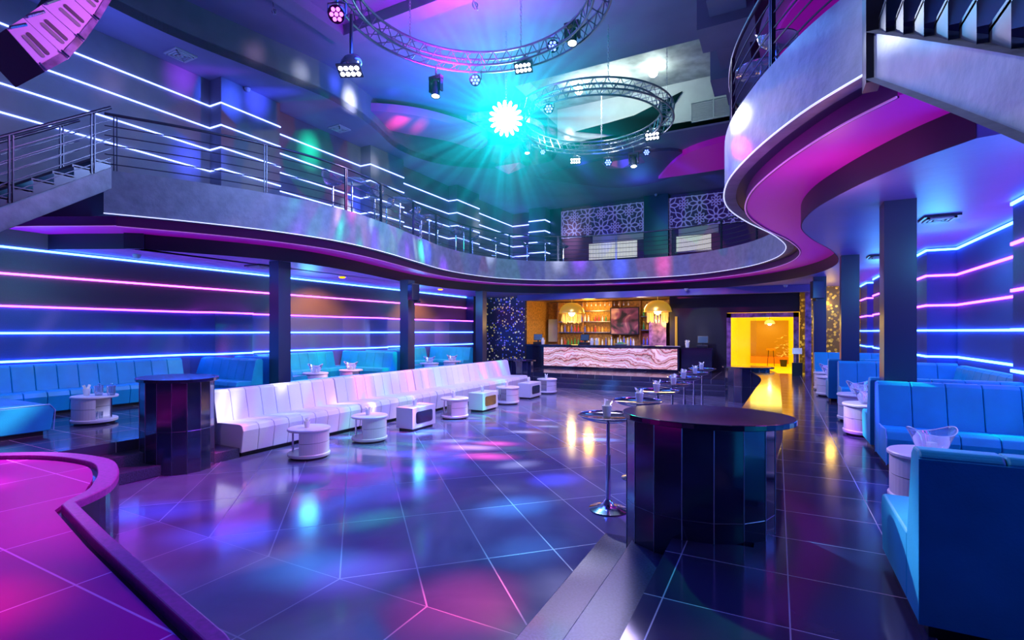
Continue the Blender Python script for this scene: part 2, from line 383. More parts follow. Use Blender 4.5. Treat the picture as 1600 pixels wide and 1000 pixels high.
# balcony: underside, tiers, fascia, slab
BALT = catmull([(-12.7,3.3),(-11.6,3.75)], 3)[:-1]+[(-11.6,3.75),(-11.0,4.05)]+BAL
def outer(off, z0, z1, name, m):
    c = offset(BALT, off) if off > .2 else offset(BAL, off)
    pts = c + [(XR-.01, c[-1][1]-.3), (XR-.01, 24), (XL+.01, 24)] + ([(XL+.01, c[0][1]-.1)] if off <= .2 else [])
    return MB().prism(pts, z0, z1).build(name, m)
struct(outer(1.05, 3.6, 3.9, 'ceiling_under_balcony', 'ceillow'))
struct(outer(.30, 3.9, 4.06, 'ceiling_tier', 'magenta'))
struct(outer(.16, 4.06, 4.7, 'balcony_slab', 'navy'))
c0, c1 = BAL, offset(BAL, .16)
b = MB(); b.ribbon(c0, 4.05, 4.8).ribbon(c1, 4.05, 4.8).strip2(c0, c1, 4.8).strip2(c0, c1, 4.05); b.clean()
tag(b.build('balcony_fascia', 'conc', smooth=30), None, None, kind='structure')
c2, c3 = offset(BALT, .295), offset(BALT, .31)
struct(MB().ribbon(c2, 3.88, 4.058).strip2(c2, c3, 3.88).ribbon(c3, 3.88, 4.058).build('balcony_band', 'maroon', smooth=30))
c4 = offset(BALT, 1.04); struct(MB().ribbon(c4, 3.6, 3.9).build('balcony_riser', 'black', smooth=30))
c5 = offset(BAL, 1.045)
# end returns of the fascia
struct(MB().box(.60, .70, 4.66, 4.86, 3.9, 6.3).build('balcony_end_post', 'black'))
o = MB().tube([(p[0], p[1], 4.045) for p in offset(BAL, -.01)], .010, 6).build('rope_light', 'rope', smooth=60)
tag(o, 'thin white rope light along the lower edge of the grey balcony front', 'rope light')
o = MB().tube([(p[0], p[1], 3.885) for p in offset(BALT, .285)], .010, 6).build('rope_light', 'rope_p', smooth=60)
tag(o, 'thin pink rope light recessed under the balcony, below the maroon band', 'rope light')

# upper walls
U = [(XL,-4),(XL,-3),(XL,7.64),(-12.15,7.64),(-12.15,9.3),(XL,9.3),(XL,12.8),(-12.15,12.8),(-12.15,14.5),(XL,14.5),(XL,18.0),(-12.15,18.0),(-12.15,19.8),(XL,19.8),(XL,24)]
struct(MB().prism(U+[(-12.85,24),(-12.85,-4)], 4.7, 8.3).build('wall_left_upper', 'upwall'))
struct(MB().box(3.0, 3.25, -4, 24, 4.7, 8.3).build('wall_right_upper', 'upwall'))
struct(MB().box(-12.85, 3.25, 24, 24.2, 4.7, 8.3).build('wall_back_upper', 'plum'))
struct(MB().box(-11.3, -10.4, 23.3, 24, 4.7, 8.3).build('wall_back_pier', 'upwall'))
struct(MB().box(-5.5, -4.4, 23.6, 24, 4.7, 8.3).build('wall_back_pier', 'column'))
struct(MB().box(-10.38, -9.75, 23.9, 24, 4.7, 8.3).build('wall_back_pier', 'column'))
# ceilings
BX0, BX1, BY1 = -6.8, -1.0, 16.3
soff = catmull([(-11.2,-4),(-11.2,2),(-11.45,5.5),(-11.05,8.0),(-10.75,9.8),(-11.0,11.6),(-11.6,13.6),(-11.2,15.5),(-9.6,16.9),(-7.6,17.2),(-6.9,16.5)], 5)
struct(MB().prism(soff+[(BX0,BY1),(BX1,BY1),(-.2,15.9),(.6,13.0),(.9,9.0),(1.2,4.0),(1.4,-4),(3.2,-4),(3.2,24.2),(-12.8,24.2),(-12.8,-4)], 8.3, 8.5).build('ceiling_soffit', 'ceil'))
struct(MB().ribbon(soff, 8.3, 9.2).ribbon([(-.2,15.9),(.6,13),(.9,9),(1.2,4),(1.4,-4)], 8.3, 9.2).ribbon([(BX1,BY1),(-.2,15.9)], 8.3, 9.2).build('ceiling_riser', 'upwall', smooth=40))
struct(MB().prism([(-12.8,-4),(3.2,-4),(3.2,13.1),(-12.8,13.1)], 9.2, 9.4).prism([(-12.8,13.1),(BX0,13.1),(BX0,18),(-12.8,18)], 9.2, 9.4).prism([(BX1,13.1),(3.2,13.1),(3.2,18),(BX1,18)], 9.2, 9.4).build('ceiling', 'ceil'))
struct(MB().box(BX0-.1, BX1+.1, 13.0, BY1+.3, 9.75, 9.95).build('ceiling_coffer', 'slab'))
struct(MB().box(BX0, BX1, BY1, BY1+.15, 8.3, 9.75).build('wall_coffer', 'whitepaint'))
struct(MB().box(BX0, BX1, 12.98, 13.1, 9.2, 9.75).box(BX0-.1, BX0, 13.1, BY1, 9.2, 9.75).box(BX1, BX1+.1, 13.1, BY1, 9.2, 9.75).build('ceiling_coffer_edge', 'ceil'))
# layered ceiling shapes
struct(MB().box(-9.4, -3.2, 4.2, 4.6, 8.95, 9.2).box(-9.4, -9.0, 4.6, 8.6, 8.95, 9.2).box(-9.4, -2.6, 8.6, 9.0, 8.95, 9.2).build('trim_4', 'ceil'))
cl = catmull([(-12.2,11.2),(-11.0,11.6),(-9.9,12.6),(-9.2,14.0),(-9.0,15.2),(-9.8,15.9),(-10.4,14.6),(-11.4,13.2),(-12.2,11.2)], 6)[:-1]
struct(MB().prism(cl, 8.75, 9.0).build('ceiling_cloud', 'pink'))
cl = catmull([(-8.8,13.6),(-7.7,14.0),(-7.0,15.2),(-7.4,16.4),(-8.4,16.2),(-8.8,13.6)], 6)[:-1]
struct(MB().prism(cl, 8.8, 9.0).build('ceiling_cloud', 'marble'))
cl = catmull([(-4.2,20.5),(-2.9,18.2),(-1.2,17.4),(.4,17.4),(.6,19),(-1.2,20.3),(-4.2,20.5)], 6)[:-1]
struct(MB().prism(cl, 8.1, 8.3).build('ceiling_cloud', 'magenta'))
cl = catmull([(-8.6,18.4),(-5.5,17.6),(-3.0,18.0),(-3.4,20.6),(-6.0,21.4),(-8.6,18.4)], 6)[:-1]
struct(MB().prism(cl, 8.2, 8.3).build('ceiling_cloud', 'plum'))
disc = [(1.25+1.3*cos(2*pi*i/40), 12.0+2.2*sin(2*pi*i/40)) for i in range(40)]
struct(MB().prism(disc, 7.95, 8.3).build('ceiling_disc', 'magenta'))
disc = [(1.2+1.55*cos(2*pi*i/40), 12.1+2.4*sin(2*pi*i/40)) for i in range(40)]
struct(MB().prism(disc, 8.1, 8.3).build('ceiling_disc', 'pink'))
struct(MB().box(-1.25, -.55, 10.6, 15.8, 8.55, 9.2).box(-1.5, -.4, 11.2, 12.2, 8.35, 9.2).box(-1.5, -.4, 13.6, 14.6, 8.35, 9.2).build('ceiling_beam', 'ceil'))
# pyramids
for i, (x, y, s, m, lab) in enumerate(((-9.0,16.9,.55,'pink','pale pink pyramid panel hanging from the dark ceiling beyond the starburst lamp'),(-5.0,18.3,.95,'pink','wide pink pyramid panel hanging from the dark ceiling behind the far truss ring'))):
    b = MB(); vs = [b.bm.verts.new(p) for p in ((x-s,y-.45*s,8.28),(x+s,y-.45*s,8.28),(x+s,y+.5*s,8.28),(x-s,y+.5*s,8.28),(x,y-.2*s,7.95))]
    for a, c in ((0,1),(1,2),(2,3),(3,0)): b.bm.faces.new((vs[a], vs[c], vs[4]))
    tag(b.build('pyramid_panel', m), lab, 'ceiling panel')
# black star sheet stands in for a shaded hollow on coffer wall
sx, sz = -4.0, 8.95
st = [(-6.1,8.85),(-4.9,8.93),(-4.1,9.0),(-2.6,9.45),(-3.25,8.85),(-3.3,8.45),(-4.2,8.36),(-5.0,8.55)]
b = MB(); a = [b.bm.verts.new((x, BY1-.01, z)) for x, z in st]; c = [b.bm.verts.new((x, BY1-.05, z)) for x, z in st]
for i in range(len(st)): b.bm.faces.new((a[i], a[(i+1) % len(st)], c[(i+1) % len(st)], c[i]))
f = b.bm.faces.new(c); bmesh.ops.triangulate(b.bm, faces=[f])
tag(b.build('star_shade', pbr('shade black', (.004,.006,.008), 1, spec=0)), 'black jagged star sheet standing in for shade on the white wall behind the far truss ring', 'painted shade')
# vents
def vent(name, lab, x0, x1, y, z0, z1, parts=2):
    t = empty(name, (x0, y, z0)); tag(t, lab, 'vent')
    b = MB().box(0, x1-x0, -.03, 0, 0, .04).box(0, x1-x0, -.03, 0, z1-z0-.04, z1-z0)
    w = (x1-x0)/parts
    for i in range(parts+1): b.box(max(0, w*i-.02), min(x1-x0, w*i+.02), -.03, 0, 0, z1-z0)
    b.build('vent_frame', 'whitepaint', t)
    b = MB(); n = 12
    for i in range(n): b.box(.02, x1-x0-.02, -.02, -.005, .05+(z1-z0-.1)*i/n, .05+(z1-z0-.1)*(i+.55)/n)
    b.build('vent_slats', 'grille', t)
vent('air_vent', 'double louvred air vent on the white wall near the hanging beam', -2.35, -1.05, BY1-.01, 8.42, 9.05)
def cvent(x, y, z, s, lab, m='grille', name='ceiling_vent'):
    t = empty(name, (x, y, z)); tag(t, lab, 'vent')
    MB().box(-s, s, -s, s, -.03, 0).build('vent_frame', m, t)
    b = MB()
    for i in range(3):
        q = s*(.8-.25*i); b.box(-q, q, -q, -q+.03, -.05, -.03).box(-q, q, q-.03, q, -.05, -.03).box(-q, -q+.03, -q, q, -.05, -.03).box(q-.03, q, -q, q, -.05, -.03)
    b.build('vent_slats', 'whitepaint', t)
cvent(-12.0, 6.6, 8.3, .24, 'square ceiling vent over the balcony by the stage-side stair')
cvent(-12.0, 11.3, 8.3, .24, 'square ceiling vent above the second pilaster of the upper wall')
cvent(-11.1, 8.0, 3.6, .28, 'dark ceiling vent under the balcony above the first blue booth', 'drk')
cvent(2.0, 9.0, 3.6, .2, 'flat vent in the blue ceiling beside the tall dark column', 'drk')
cvent(1.9, 13.0, 3.6, .2, 'small flat vent in the blue ceiling behind the second dark column', 'drk')
def detector(x, y, z, lab, r=.07):
    t = MB().lathe([(.0,-.09),(.04,-.085),(.07,-.04),(.075,0)], (x, y, z), 14).build('smoke_detector', 'whitepaint', smooth=40)
    tag(t, lab, 'detector')
detector(-12.1, 8.3, 8.28, 'white dome detector above the first pilaster of the upper wall')
detector(-4.9, 23.4, 8.28, 'small white detector on the far ceiling between the two lattice screens')
detector(-11.75, 5.6, 3.6, 'small white dome camera under the balcony near the stair')
detector(-3.0, 19.6, 3.6, 'white dome camera under the header beside the gold lamp')
detector(.25, 19.6, 3.6, 'white dome camera under the header above the doorway')

# columns
for x, y in ((-10.12,7.75),(-10.2,12.35),(-10.4,17.1)):
    struct(MB().box(x-.16, x+.16, y-.16, y+.16, .45, 3.6).build('column', 'column'))
for x, y in ((1.32,7.75),(1.35,12.75),(1.1,17.3)):
    struct(MB().box(x-.16, x+.16, y-.16, y+.16, .45, 3.6).build('column', 'column'))

# LED strips
def led(path, z, m, lab, nrm=1, w=.02, h=.036, closed=False):
    b = MB(); q = offset_path(path, .012*nrm)
    for (p0, p1) in zip(q[:-1], q[1:]):
        d = Vector((p1[0]-p0[0], p1[1]-p0[1])); L = d.length
        if L < .02: continue
        b.quadbox(((p0[0]+p1[0])/2, (p0[1]+p1[1])/2, z), (L, w, h), math.atan2(d.y, d.x))
    tag(b.build('led_strip', m), lab, 'led light')
def offset_path(P, d):
    out = []
    for i, p in enumerate(P):
        ds = []
        if i > 0: a = P[i-1]; ds.append(Vector((p[0]-a[0], p[1]-a[1])).normalized())
        if i < len(P)-1: a = P[i+1]; ds.append(Vector((a[0]-p[0], a[1]-p[1])).normalized())
        n = sum((Vector((v.y, -v.x)) for v in ds), Vector((0,0)))
        k = n.length_squared/len(ds) if len(ds) > 1 else 1
        n = n.normalized()/max(.5, math.cos(math.acos(max(-1, min(1, ds[0].dot(ds[-1]))))/2))
        out.append((p[0]+n.x*d, p[1]+n.y*d))
    return out
led([(XL,1.0),(XL,19.4)], 3.56, 'led_b', 'white-blue LED line where the booth wall meets the balcony underside, stage side')
led([(XL,1.0),(XL,19.4)], 3.07, 'led_p', 'pink-violet LED line, highest on the stage-side booth wall')
for z, m, w_ in ((2.45,'led_v','second violet LED line down the stage-side booth wall'),(1.95,'led_b','blue-white LED line at mid height of the stage-side booth wall'),(1.42,'led_b','lowest blue-white LED line just above the stage-side booth sofas')):
    led(PL[1:], z+.02, m, w_)
for z, m, w_ in ((3.56,'led_b','blue-white LED line under the blue ceiling on the doorway-side booth wall'),(3.07,'led_p','pink-violet LED line, highest on the doorway-side booth wall'),(2.5,'led_p','second pink-violet LED line down the doorway-side booth wall'),(2.02,'led_b','blue-white LED line at mid height of the doorway-side booth wall'),(1.52,'led_b','lowest blue-white LED line just above the doorway-side booth sofas')):
    led(PR[1:], z, m, w_, nrm=-1)
for i, z in enumerate((6.02,6.55,7.1,7.65)):
    n = ('lowest','second lowest','second highest','highest')[i]
    led(U[1:], z, 'led_up', n+' LED line zigzagging along the upper balcony wall', h=.026)
    led([(-12.55,23.97),(-11.3,23.97),(-11.3,23.3),(-10.4,23.3),(-10.4,23.9)], z, 'led_up', n+' LED line around the pier in the far corner of the balcony')

# amber downlights
for y, lab in ((10.6,'amber downlight glowing in the soffit before the column speaker'),(15.4,'amber downlight glowing in the soffit beyond the column speaker')):
    t = empty('downlight', (-11.15, y, 3.6)); tag(t, lab, 'downlight')
    MB().lathe([(.14,0),(.14,-.02),(.10,-.025)], n=20).build('trim_ring', 'chrome', t, 40)
    MB().lathe([(.0,-.06),(.07,-.05),(.10,-.015)], n=20).build('bulb', 'orange', t, 40)
def hanging_loop(x, y, z, lab, L=.35):
    b = MB(); P = [(0,0,0),(.02,0,-L*.5),(-.03,.01,-L*.75),(.05,0,-L),(.09,.02,-L*.8),(.03,0,-L*.7),(.10,.01,-L*1.05)]
    b.tube(catmull(P, 4), .012, 5)
    tag(b.build('hanging_cable', 'chain', None, 60, loc=(x, y, z)), lab, 'cable')
hanging_loop(-9.65, 7.2, 9.2, 'white loop of cable hanging from the ceiling above the stage-side balcony')
hanging_loop(-5.6, 8.9, 9.2, 'white loop of cable hanging from the violet ceiling inside the near truss ring', .5)
# coffer bulbs
for x, lab in ((-3.2,'bright bare bulb on the concrete ceiling near the hanging beam'),(-5.5,'bright bare bulb on the concrete ceiling above the far truss ring')):
    t = empty('ceiling_bulb', (x, 14.9, 9.75)); tag(t, lab, 'bulb')
    MB().lathe([(.05,0),(.05,-.12),(.0,-.12)], n=12).build('bulb_socket', 'whitepaint', t)
    MB().ball((0,0,-.2), .13).build('bulb', 'bulb', t, 60)

# lattice screens: petal pattern
def lattice(x0, x1, z0, z1, y, lab):
    t = empty('lattice_screen', ((x0+x1)/2, y, z0)); tag(t, lab, 'screen')
    b = MB(); W, H = x1-x0, z1-z0; cell = H/2
    def seg(p, q, w=.045):
        if not (-W/2 <= (p[0]+q[0])/2 <= W/2 and 0 <= (p[1]+q[1])/2 <= H): return
        d = Vector((q[0]-p[0], 0, q[1]-p[1])); L = d.length
        if L < 1e-4: return
        mt = Matrix.Translation(((p[0]+q[0])/2, 0, (p[1]+q[1])/2)) @ Matrix.Rotation(-math.atan2(d.z, d.x), 4, 'Y')
        b.quadbox(None, (L*1.1, .03, w), mat=mt)
    nx = int(W/cell)+2
    for i in range(-nx//2-1, nx//2+2):
        for j in range(-1, 3):
            cx, cz = i*cell, (j+.5)*cell
            big = (i+j) % 2 == 0
            r = cell*.72 if big else cell*.40
            for k in range(8):
                a = 2*pi*k/8
                for sgn in (-1, 1):
                    P = []
                    for s in range(6):
                        u = s/5; rr = r*(.16+.84*u); off = sgn*r*.20*sin(pi*u)
                        P.append((cx+cos(a)*rr-sin(a)*off, cz+sin(a)*rr+cos(a)*off))
                    for p, q in zip(P[:-1], P[1:]): seg(p, q, .04 if big else .03)
    b.box(-W/2, W/2, -.02, .02, 0, .03).box(-W/2, W/2, -.02, .02, H-.03, H).box(-W/2, -W/2+.03, -.02, .02, 0, H).box(W/2-.03, W/2, -.02, .02, 0, H)
    b.build('lattice_pattern', 'lattice', t)
    MB().box(-W/2, W/2, .05, .07, 0, H).build('backing_panel', 'plum', t)
lattice(-9.73, -5.55, 6.72, 8.1, 23.85, 'long violet petal lattice screen on the far balcony wall over the wider lit window')
lattice(-4.38, -.4, 6.75, 8.12, 23.85, 'violet petal lattice screen on the far balcony wall beside the round balcony end')
def upwin(x0, x1, z0, z1, zt, x2, lab, n):
    t = empty('lit_window', (x0, 23.95, z0)); tag(t, lab, 'window')
    b = MB(); k = 16
    for i in range(k): b.box((x1-x0)*i/k+.004, (x1-x0)*(i+1)/k-.004, 0, .03, 0, z1-z0)
    b.build('lit_blind', 'winlit', t)
    b = MB().box(x2-x0, x1-x0+.3, .0, .03, z1-z0+.03, zt-z0); b.build('grey_blind', 'wingrey', t)
    MB().box(-.05, x1-x0+.05, -.06, .04, -.06, 0).build('window_sill', 'column', t)
upwin(-8.3, -5.9, 5.55, 6.35, 6.85, -8.1, 'wide lit window with pale blind under the long lattice screen', 1)
upwin(-4.1, -2.6, 5.65, 6.35, 6.75, -4.0, 'narrower lit window under the lattice screen nearest the round balcony end', 2)

# ================================================================ STAIRS
def stair(name, p0, top, run, rise, n, width, side, lab, curve=0):
    t = empty(name, (p0[0], p0[1], top)); tag(t, lab, 'stair')
    dz = rise/n; dy = run/n
    for k, sx in enumerate((0, width*side)):
        b = MB(); P = []
        for i in range(n+1):
            y = -dy*i; z = -dz*i
            x = sx + curve*sin(min(1, i/n*1.6)*pi/2)
            P.append((x, y, z))
        for p, q in zip(P[:-1], P[1:]):
            vs = [b.bm.verts.new(v) for v in ((p[0]-.03,p[1],p[2]-.34),(p[0]+.03,p[1],p[2]-.34),(p[0]+.03,p[1],p[2]+.02),(p[0]-.03,p[1],p[2]+.02),(q[0]-.03,q[1],q[2]-.34),(q[0]+.03,q[1],q[2]-.34),(q[0]+.03,q[1],q[2]+.02),(q[0]-.03,q[1],q[2]+.02))]
            for f in ((0,1,2,3),(4,5,6,7),(0,1,5,4),(3,2,6,7),(1,2,6,5),(0,3,7,4)): b.bm.faces.new([vs[j] for j in f])
            # flange
            fs = [b.bm.verts.new(v) for v in ((p[0]-.09,p[1],p[2]-.34),(p[0]+.12,p[1],p[2]-.34),(q[0]+.12,q[1],q[2]-.34),(q[0]-.09,q[1],q[2]-.34))]
            b.bm.faces.new(fs)
            fs = [b.bm.verts.new(v) for v in ((p[0]-.09,p[1],p[2]+.02),(p[0]+.09,p[1],p[2]+.02),(q[0]+.09,q[1],q[2]+.02),(q[0]-.09,q[1],q[2]+.02))]
            b.bm.faces.new(fs)
        b.build('stringer', 'conc', t)
    for i in range(n):
        cx = curve*sin(min(1, i/n*1.6)*pi/2)
        b = MB()
        x0, x1 = sorted((cx, cx+width*side))
        b.box(x0, x1, -dy*(i+1)-.02, -dy*i, -dz*i+.10-.04, -dz*i+.10)
        for xx in (x0, x1):   # triangular brackets
            vs = [b.bm.verts.new((xx, y, z)) for y, z in ((-dy*i,-dz*i),(-dy*(i+1),-dz*(i+1)),(-dy*(i+1),-dz*i+.08),(-dy*i,-dz*i+.08))]
            b.bm.faces.new(vs)
        b.build('tread', 'black' if side > 0 else 'rail', t)
    return t
stair('staircase', (-9.95,4.35), 4.75, 6.0, 4.25, 24, 1.1, -1, 'dark steel staircase with grey stringer descending from the balcony beside the stage')
stair('staircase', (.68,4.66), 4.27, 6.0, 3.78, 22, 1.35, 1, 'steel staircase with curved grey stringer descending from the rounded balcony end', curve=.45)

# ================================================================ RAILINGS
def railing(path3, post_idx, lab, h=1.0, rails=5, base=None, zoff=0):
    """path3: points on top of the fascia"""
    c = path3[0]
    t = empty('railing', c); tag(t, lab, 'railing')
    O = Vector(c)
    loc = [Vector(p)-O for p in path3]
    MB().tube([p+Vector((0,0,h)) for p in loc], .026, 8).build('top_rail', 'rail', t, 60)
    for k in range(rails):
        z = h*(.13+.165*k)
        MB().tube([p+Vector((0,0,z)) for p in loc], .010, 5).build('rail', 'rail', t, 60)
    for i in post_idx:
        p = loc[i]; q = loc[min(i+1, len(loc)-1)]; r = loc[max(i-1, 0)]; d = (q-r); a = math.atan2(d.y, d.x)
        b = MB(); 
        for s in (-.022, .022): b.quadbox((p.x+cos(a)*s, p.y+sin(a)*s, p.z+h/2-.02), (.014, .045, h+.02), a)
        b.build('post', 'rail', t)
mid = offset(BAL, .08)
N = len(mid)
def nearest(x, y): return min(range(N), key=lambda i: (mid[i][0]-x)**2+(mid[i][1]-y)**2)
posts = [nearest(*p) for p in ((-10.2,4.6),(-9.2,6.62),(-8.9,8.5),(-8.9,10.0),(-9.2,11.7),(-9.65,13.4),(-9.75,15.3),(-9.1,17.2),(-7.6,18.6),(-5.6,19.3),(-3.4,19.2),(-1.7,18.4),(-.6,17.0),(.1,15.2))]
cut = nearest(.1, 15.2)
railing([(x, y, 4.8) for x, y in mid[:cut+1]], posts, 'long dark steel railing curving along the balcony past the upper bar stools and far lattices')
m2 = mid[cut:]
def near2(x, y): return min(range(len(m2)), key=lambda i: (m2[i][0]-x)**2+(m2[i][1]-y)**2)
railing([(x, y, 4.8) for x, y in m2], [near2(*p) for p in ((.2,13.6),(-.1,12.0),(-.5,10.3),(-.7,9.0),(-.55,7.6),(-.05,6.1),(.5,5.0))], 'dark steel railing round the bulging balcony end by the curved stair')
sr = [(-9.95, 4.35-6.0*i/24, 4.80-4.25*i/24) for i in range(25)]
railing(sr, [1,5,9,13,17,21,24], 'sloping stair railing beside the stage, on the dance floor side', h=.98)
sr = [(-11.05, 4.35-6.0*i/24, 4.80-4.25*i/24) for i in range(25)]
railing(sr, [1,5,9,13,17,21,24], 'sloping stair railing beside the stage, on the wall side', h=.98)

# ================================================================ SOFAS
def sofa(name, L, depth, seat_h, back_h, lab, group, m, loc, rz, ch=.29, wall_gap=0, back_t=.16, arm=0, piping=None, cat='sofa'):
    """local: length along +x, sitter faces -y; back at y=0, seat front at y=-depth"""
    t = empty(name, loc, rz); tag(t, lab, cat, group)
    n = max(1, round(L/ch)); w = L/n; fz = .07
    b = MB()
    for i in range(n):
        prof = [(-depth+.05, fz),(-depth, seat_h-.10),(-depth+.03, seat_h-.02),(-depth+.09, seat_h),(-back_t-.118, seat_h-.015),(-back_t-.118, fz)]
        x0, x1 = w*i+.002, w*(i+1)-.002
        b.extrude([(p[0], p[1]) for p in prof], (x0,0,0), (x1,0,0))
    b.build('seat', m, t, bevel=.012)
    b = MB()
    for i in range(n):
        prof = [(-back_t-.12, seat_h-.03),(-back_t-.015, back_h-.04),(-back_t+.03, back_h),(-.03, back_h),(0, back_h-.03),(0, fz),(-back_t-.12, fz)]
        x0, x1 = w*i+.002, w*(i+1)-.002
        b.extrude(prof, (x0,0,0), (x1,0,0))
    b.build('backrest', m, t, bevel=.012)
    if wall_gap == 0:
        MB().box(0.0, L, -.006, .004, fz+.005, back_h-.04).build('back_panel', m, t, bevel=.003)
    MB().box(.05, L-.05, -depth+.12, -.05, 0, fz).build('plinth', 'foot', t)
    if piping:
        MB().tube([(0, -depth+.015, fz), (0, -depth-.005, seat_h-.09), (0, -depth+.06, seat_h), (0, -back_t-.12, seat_h)], .006, 5).tube([(0, -.005, fz), (0, -.01, back_h-.02), (0, -back_t, back_h-.01)], .006, 5).build('piping', piping, t)
    return t
# white sofas (four units in a line, facing the dance floor)
for i, lab in enumerate(('white channelled sofa unit touching the black curved counter by the stage','white channelled sofa unit second along the row from the stage','white channelled sofa unit third along the row from the stage','white channelled sofa unit at the bar end of the row')):
    sofa('sofa', 2.56, .95, .52, 1.02, lab, 'white sofas along the dance floor', 'white', (-8.42, 5.05+2.58*i, 0), pi/2, ch=.29)
# dark low wall behind the white sofas
struct(MB().box(-8.86, -8.44, 4.8, 15.5, 0, .98).build('partition_wall', 'blackgloss'))

def bl(lab, L, loc, rz, depth=.72, back=.93, name='booth_sofa', seat=.46):
    return sofa(name, L, depth, seat, back, lab, None, 'blue', loc, rz, ch=.33, piping='bluepip')
P0 = .45
# doorway-side booths: away-facing sofa (back to camera), wall run, facing sofa
rows = (('first',3.2,1.05,6.85,7.58,.63),('second',7.98,.72,11.55,12.3,1.07),('third',13.1,.72,16.5,17.1,1.0))
for k, ya, da, yb0, yb1, xs in rows:
    where = {'first':'by the dark column foreground booth','second':'between the first and second dark columns','third':'between the second and third dark columns'}[k]
    La = XR-.02-xs
    dn = {'first':'large blue booth sofa turned away, its dark back facing the near counter','second':'blue booth sofa with its back against the tallest dark column, doorway side','third':'blue booth sofa turned away behind the second dark column, doorway side'}[k]
    bl(dn, La, (XR-.02, ya, P0), pi, depth=da, back=.95)
    fn = {'first':'broad blue channelled booth sofa facing the camera below the tallest dark column','second':'blue booth sofa facing the camera below the second dark column, doorway side','third':'blue booth sofa facing the camera below the third dark column, by the gold wall'}[k]
    xb = {'first':1.07,'second':1.1,'third':.95}[k]
    bl(fn, XR-.02-xb, (xb, yb1, P0), 0, depth=yb1-yb0, back=.95)
    wn = {'first':'blue sofa run along the LED wall in the first doorway-side booth','second':'blue sofa run along the LED wall in the second doorway-side booth','third':'blue sofa run along the LED wall in the third doorway-side booth'}[k]
    y0, y1 = ya+da+.01, yb0-.01
    bl(wn, y1-y0, (XR-.02, y1, P0), -pi/2, depth=.72, back=.95)
# stage-side booths
rowsL = (('first',2.55,.95,6.85,7.5,-9.65),('second',8.05,.72,11.4,12.1,-10.4),('third',12.65,.72,16.1,16.8,-10.4))
for k, ya, da, yb0, yb1, xe in rowsL:
    x0 = XL+.06
    dn = {'first':'blue booth sofa end block beside the stage, near the steps','second':'blue booth sofa with its back to the first stage-side column','third':'blue booth sofa with its back to the column that carries the speaker'}[k]
    bl(dn, xe-x0, (xe, ya, P0), pi, depth=da)
    fn = {'first':'blue booth sofa facing the camera before the first stage-side column','second':'blue booth sofa facing the camera before the speaker column','third':'blue booth sofa facing the camera before the third stage-side column'}[k]
    xe2 = {'first':-10.38,'second':-10.4,'third':-10.6}[k]
    bl(fn, xe2-x0, (x0, yb1, P0), 0, depth=yb1-yb0)
    wn = {'first':'long blue sofa run along the LED wall behind the stage-side drum table','second':'blue sofa run along the LED wall in the second stage-side booth','third':'blue sofa run along the LED wall in the third stage-side booth'}[k]
    y0, y1 = ya+da+.01, yb0-.01
    bl(wn, y1-y0, (x0, y0, P0), pi/2, depth=.75)

# ================================================================ SIDE TABLES
def round_table(lab, loc, rz, group):
    """solid two-drawer drum with an open bay centred on local -x"""
    t = empty('side_table', loc, rz); tag(t, lab, 'side table', group)
    MB().lathe([(0,0),(.27,0),(.27,.035),(0,.035)], n=36).clean().build('plinth', 'groove', t, 40)
    MB().lathe([(0,.035),(.315,.035),(.32,.05),(.32,.075),(.31,.085),(0,.085)], n=40).clean().build('bottom_shelf', 'tablewhite', t, 40)
    MB().lathe([(0,.43),(.315,.43),(.325,.44),(.325,.46),(.315,.47),(0,.47)], n=40).clean().build('table_top', 'tablewhite', t, 40)
    for z0, z1, nm in ((.085,.255,'drawer'),(.262,.43,'drawer')):
        pts = [(0.02,-.0)]+[(.305*cos(a), .305*sin(a)) for a in [(-115+230*i/30)*pi/180 for i in range(31)]]
        MB().prism(pts, z0, z1).build(nm, 'tablewhite', t)
    pts = [(0.02,0)]+[(.298*cos(a), .298*sin(a)) for a in [(-113+226*i/30)*pi/180 for i in range(31)]]
    MB().prism(pts, .25, .268).build('drawer_gap', 'groove', t)
    MB().tube([(-.24,.02,.085),(-.24,.02,.43)], .016, 10).build('post', 'chrome', t, 60)
    return t
def box_table(lab, loc, group, rz=0):
    t = empty('box_table', loc, rz); tag(t, lab, 'side table', group)
    MB().box(-.17,.17,-.33,.33,0,.05).build('plinth', 'groove', t)
    MB().box(-.21,.21,-.38,.38,.05,.47).build('cabinet_body', 'tablewhite', t, bevel=.008)
    pts = []
    for cy, cz, a0 in ((.22,.19,-90),(.22,.33,0),(-.22,.33,90),(-.22,.19,180)):
        for i in range(7):
            a = R(a0+15*i); pts.append((cy+.05*cos(a), cz+.05*sin(a)))
    b = MB(); v = [b.bm.verts.new((.214, p[0], p[1])) for p in pts]; w = [b.bm.verts.new((.205, p[0], p[1])) for p in pts]
    for i in range(len(v)): b.bm.faces.new((v[i], v[(i+1) % len(v)], w[(i+1) % len(v)], w[i]))
    b.bm.faces.new(v)
    b.build('window_panel', 'darkglass', t)
    return t
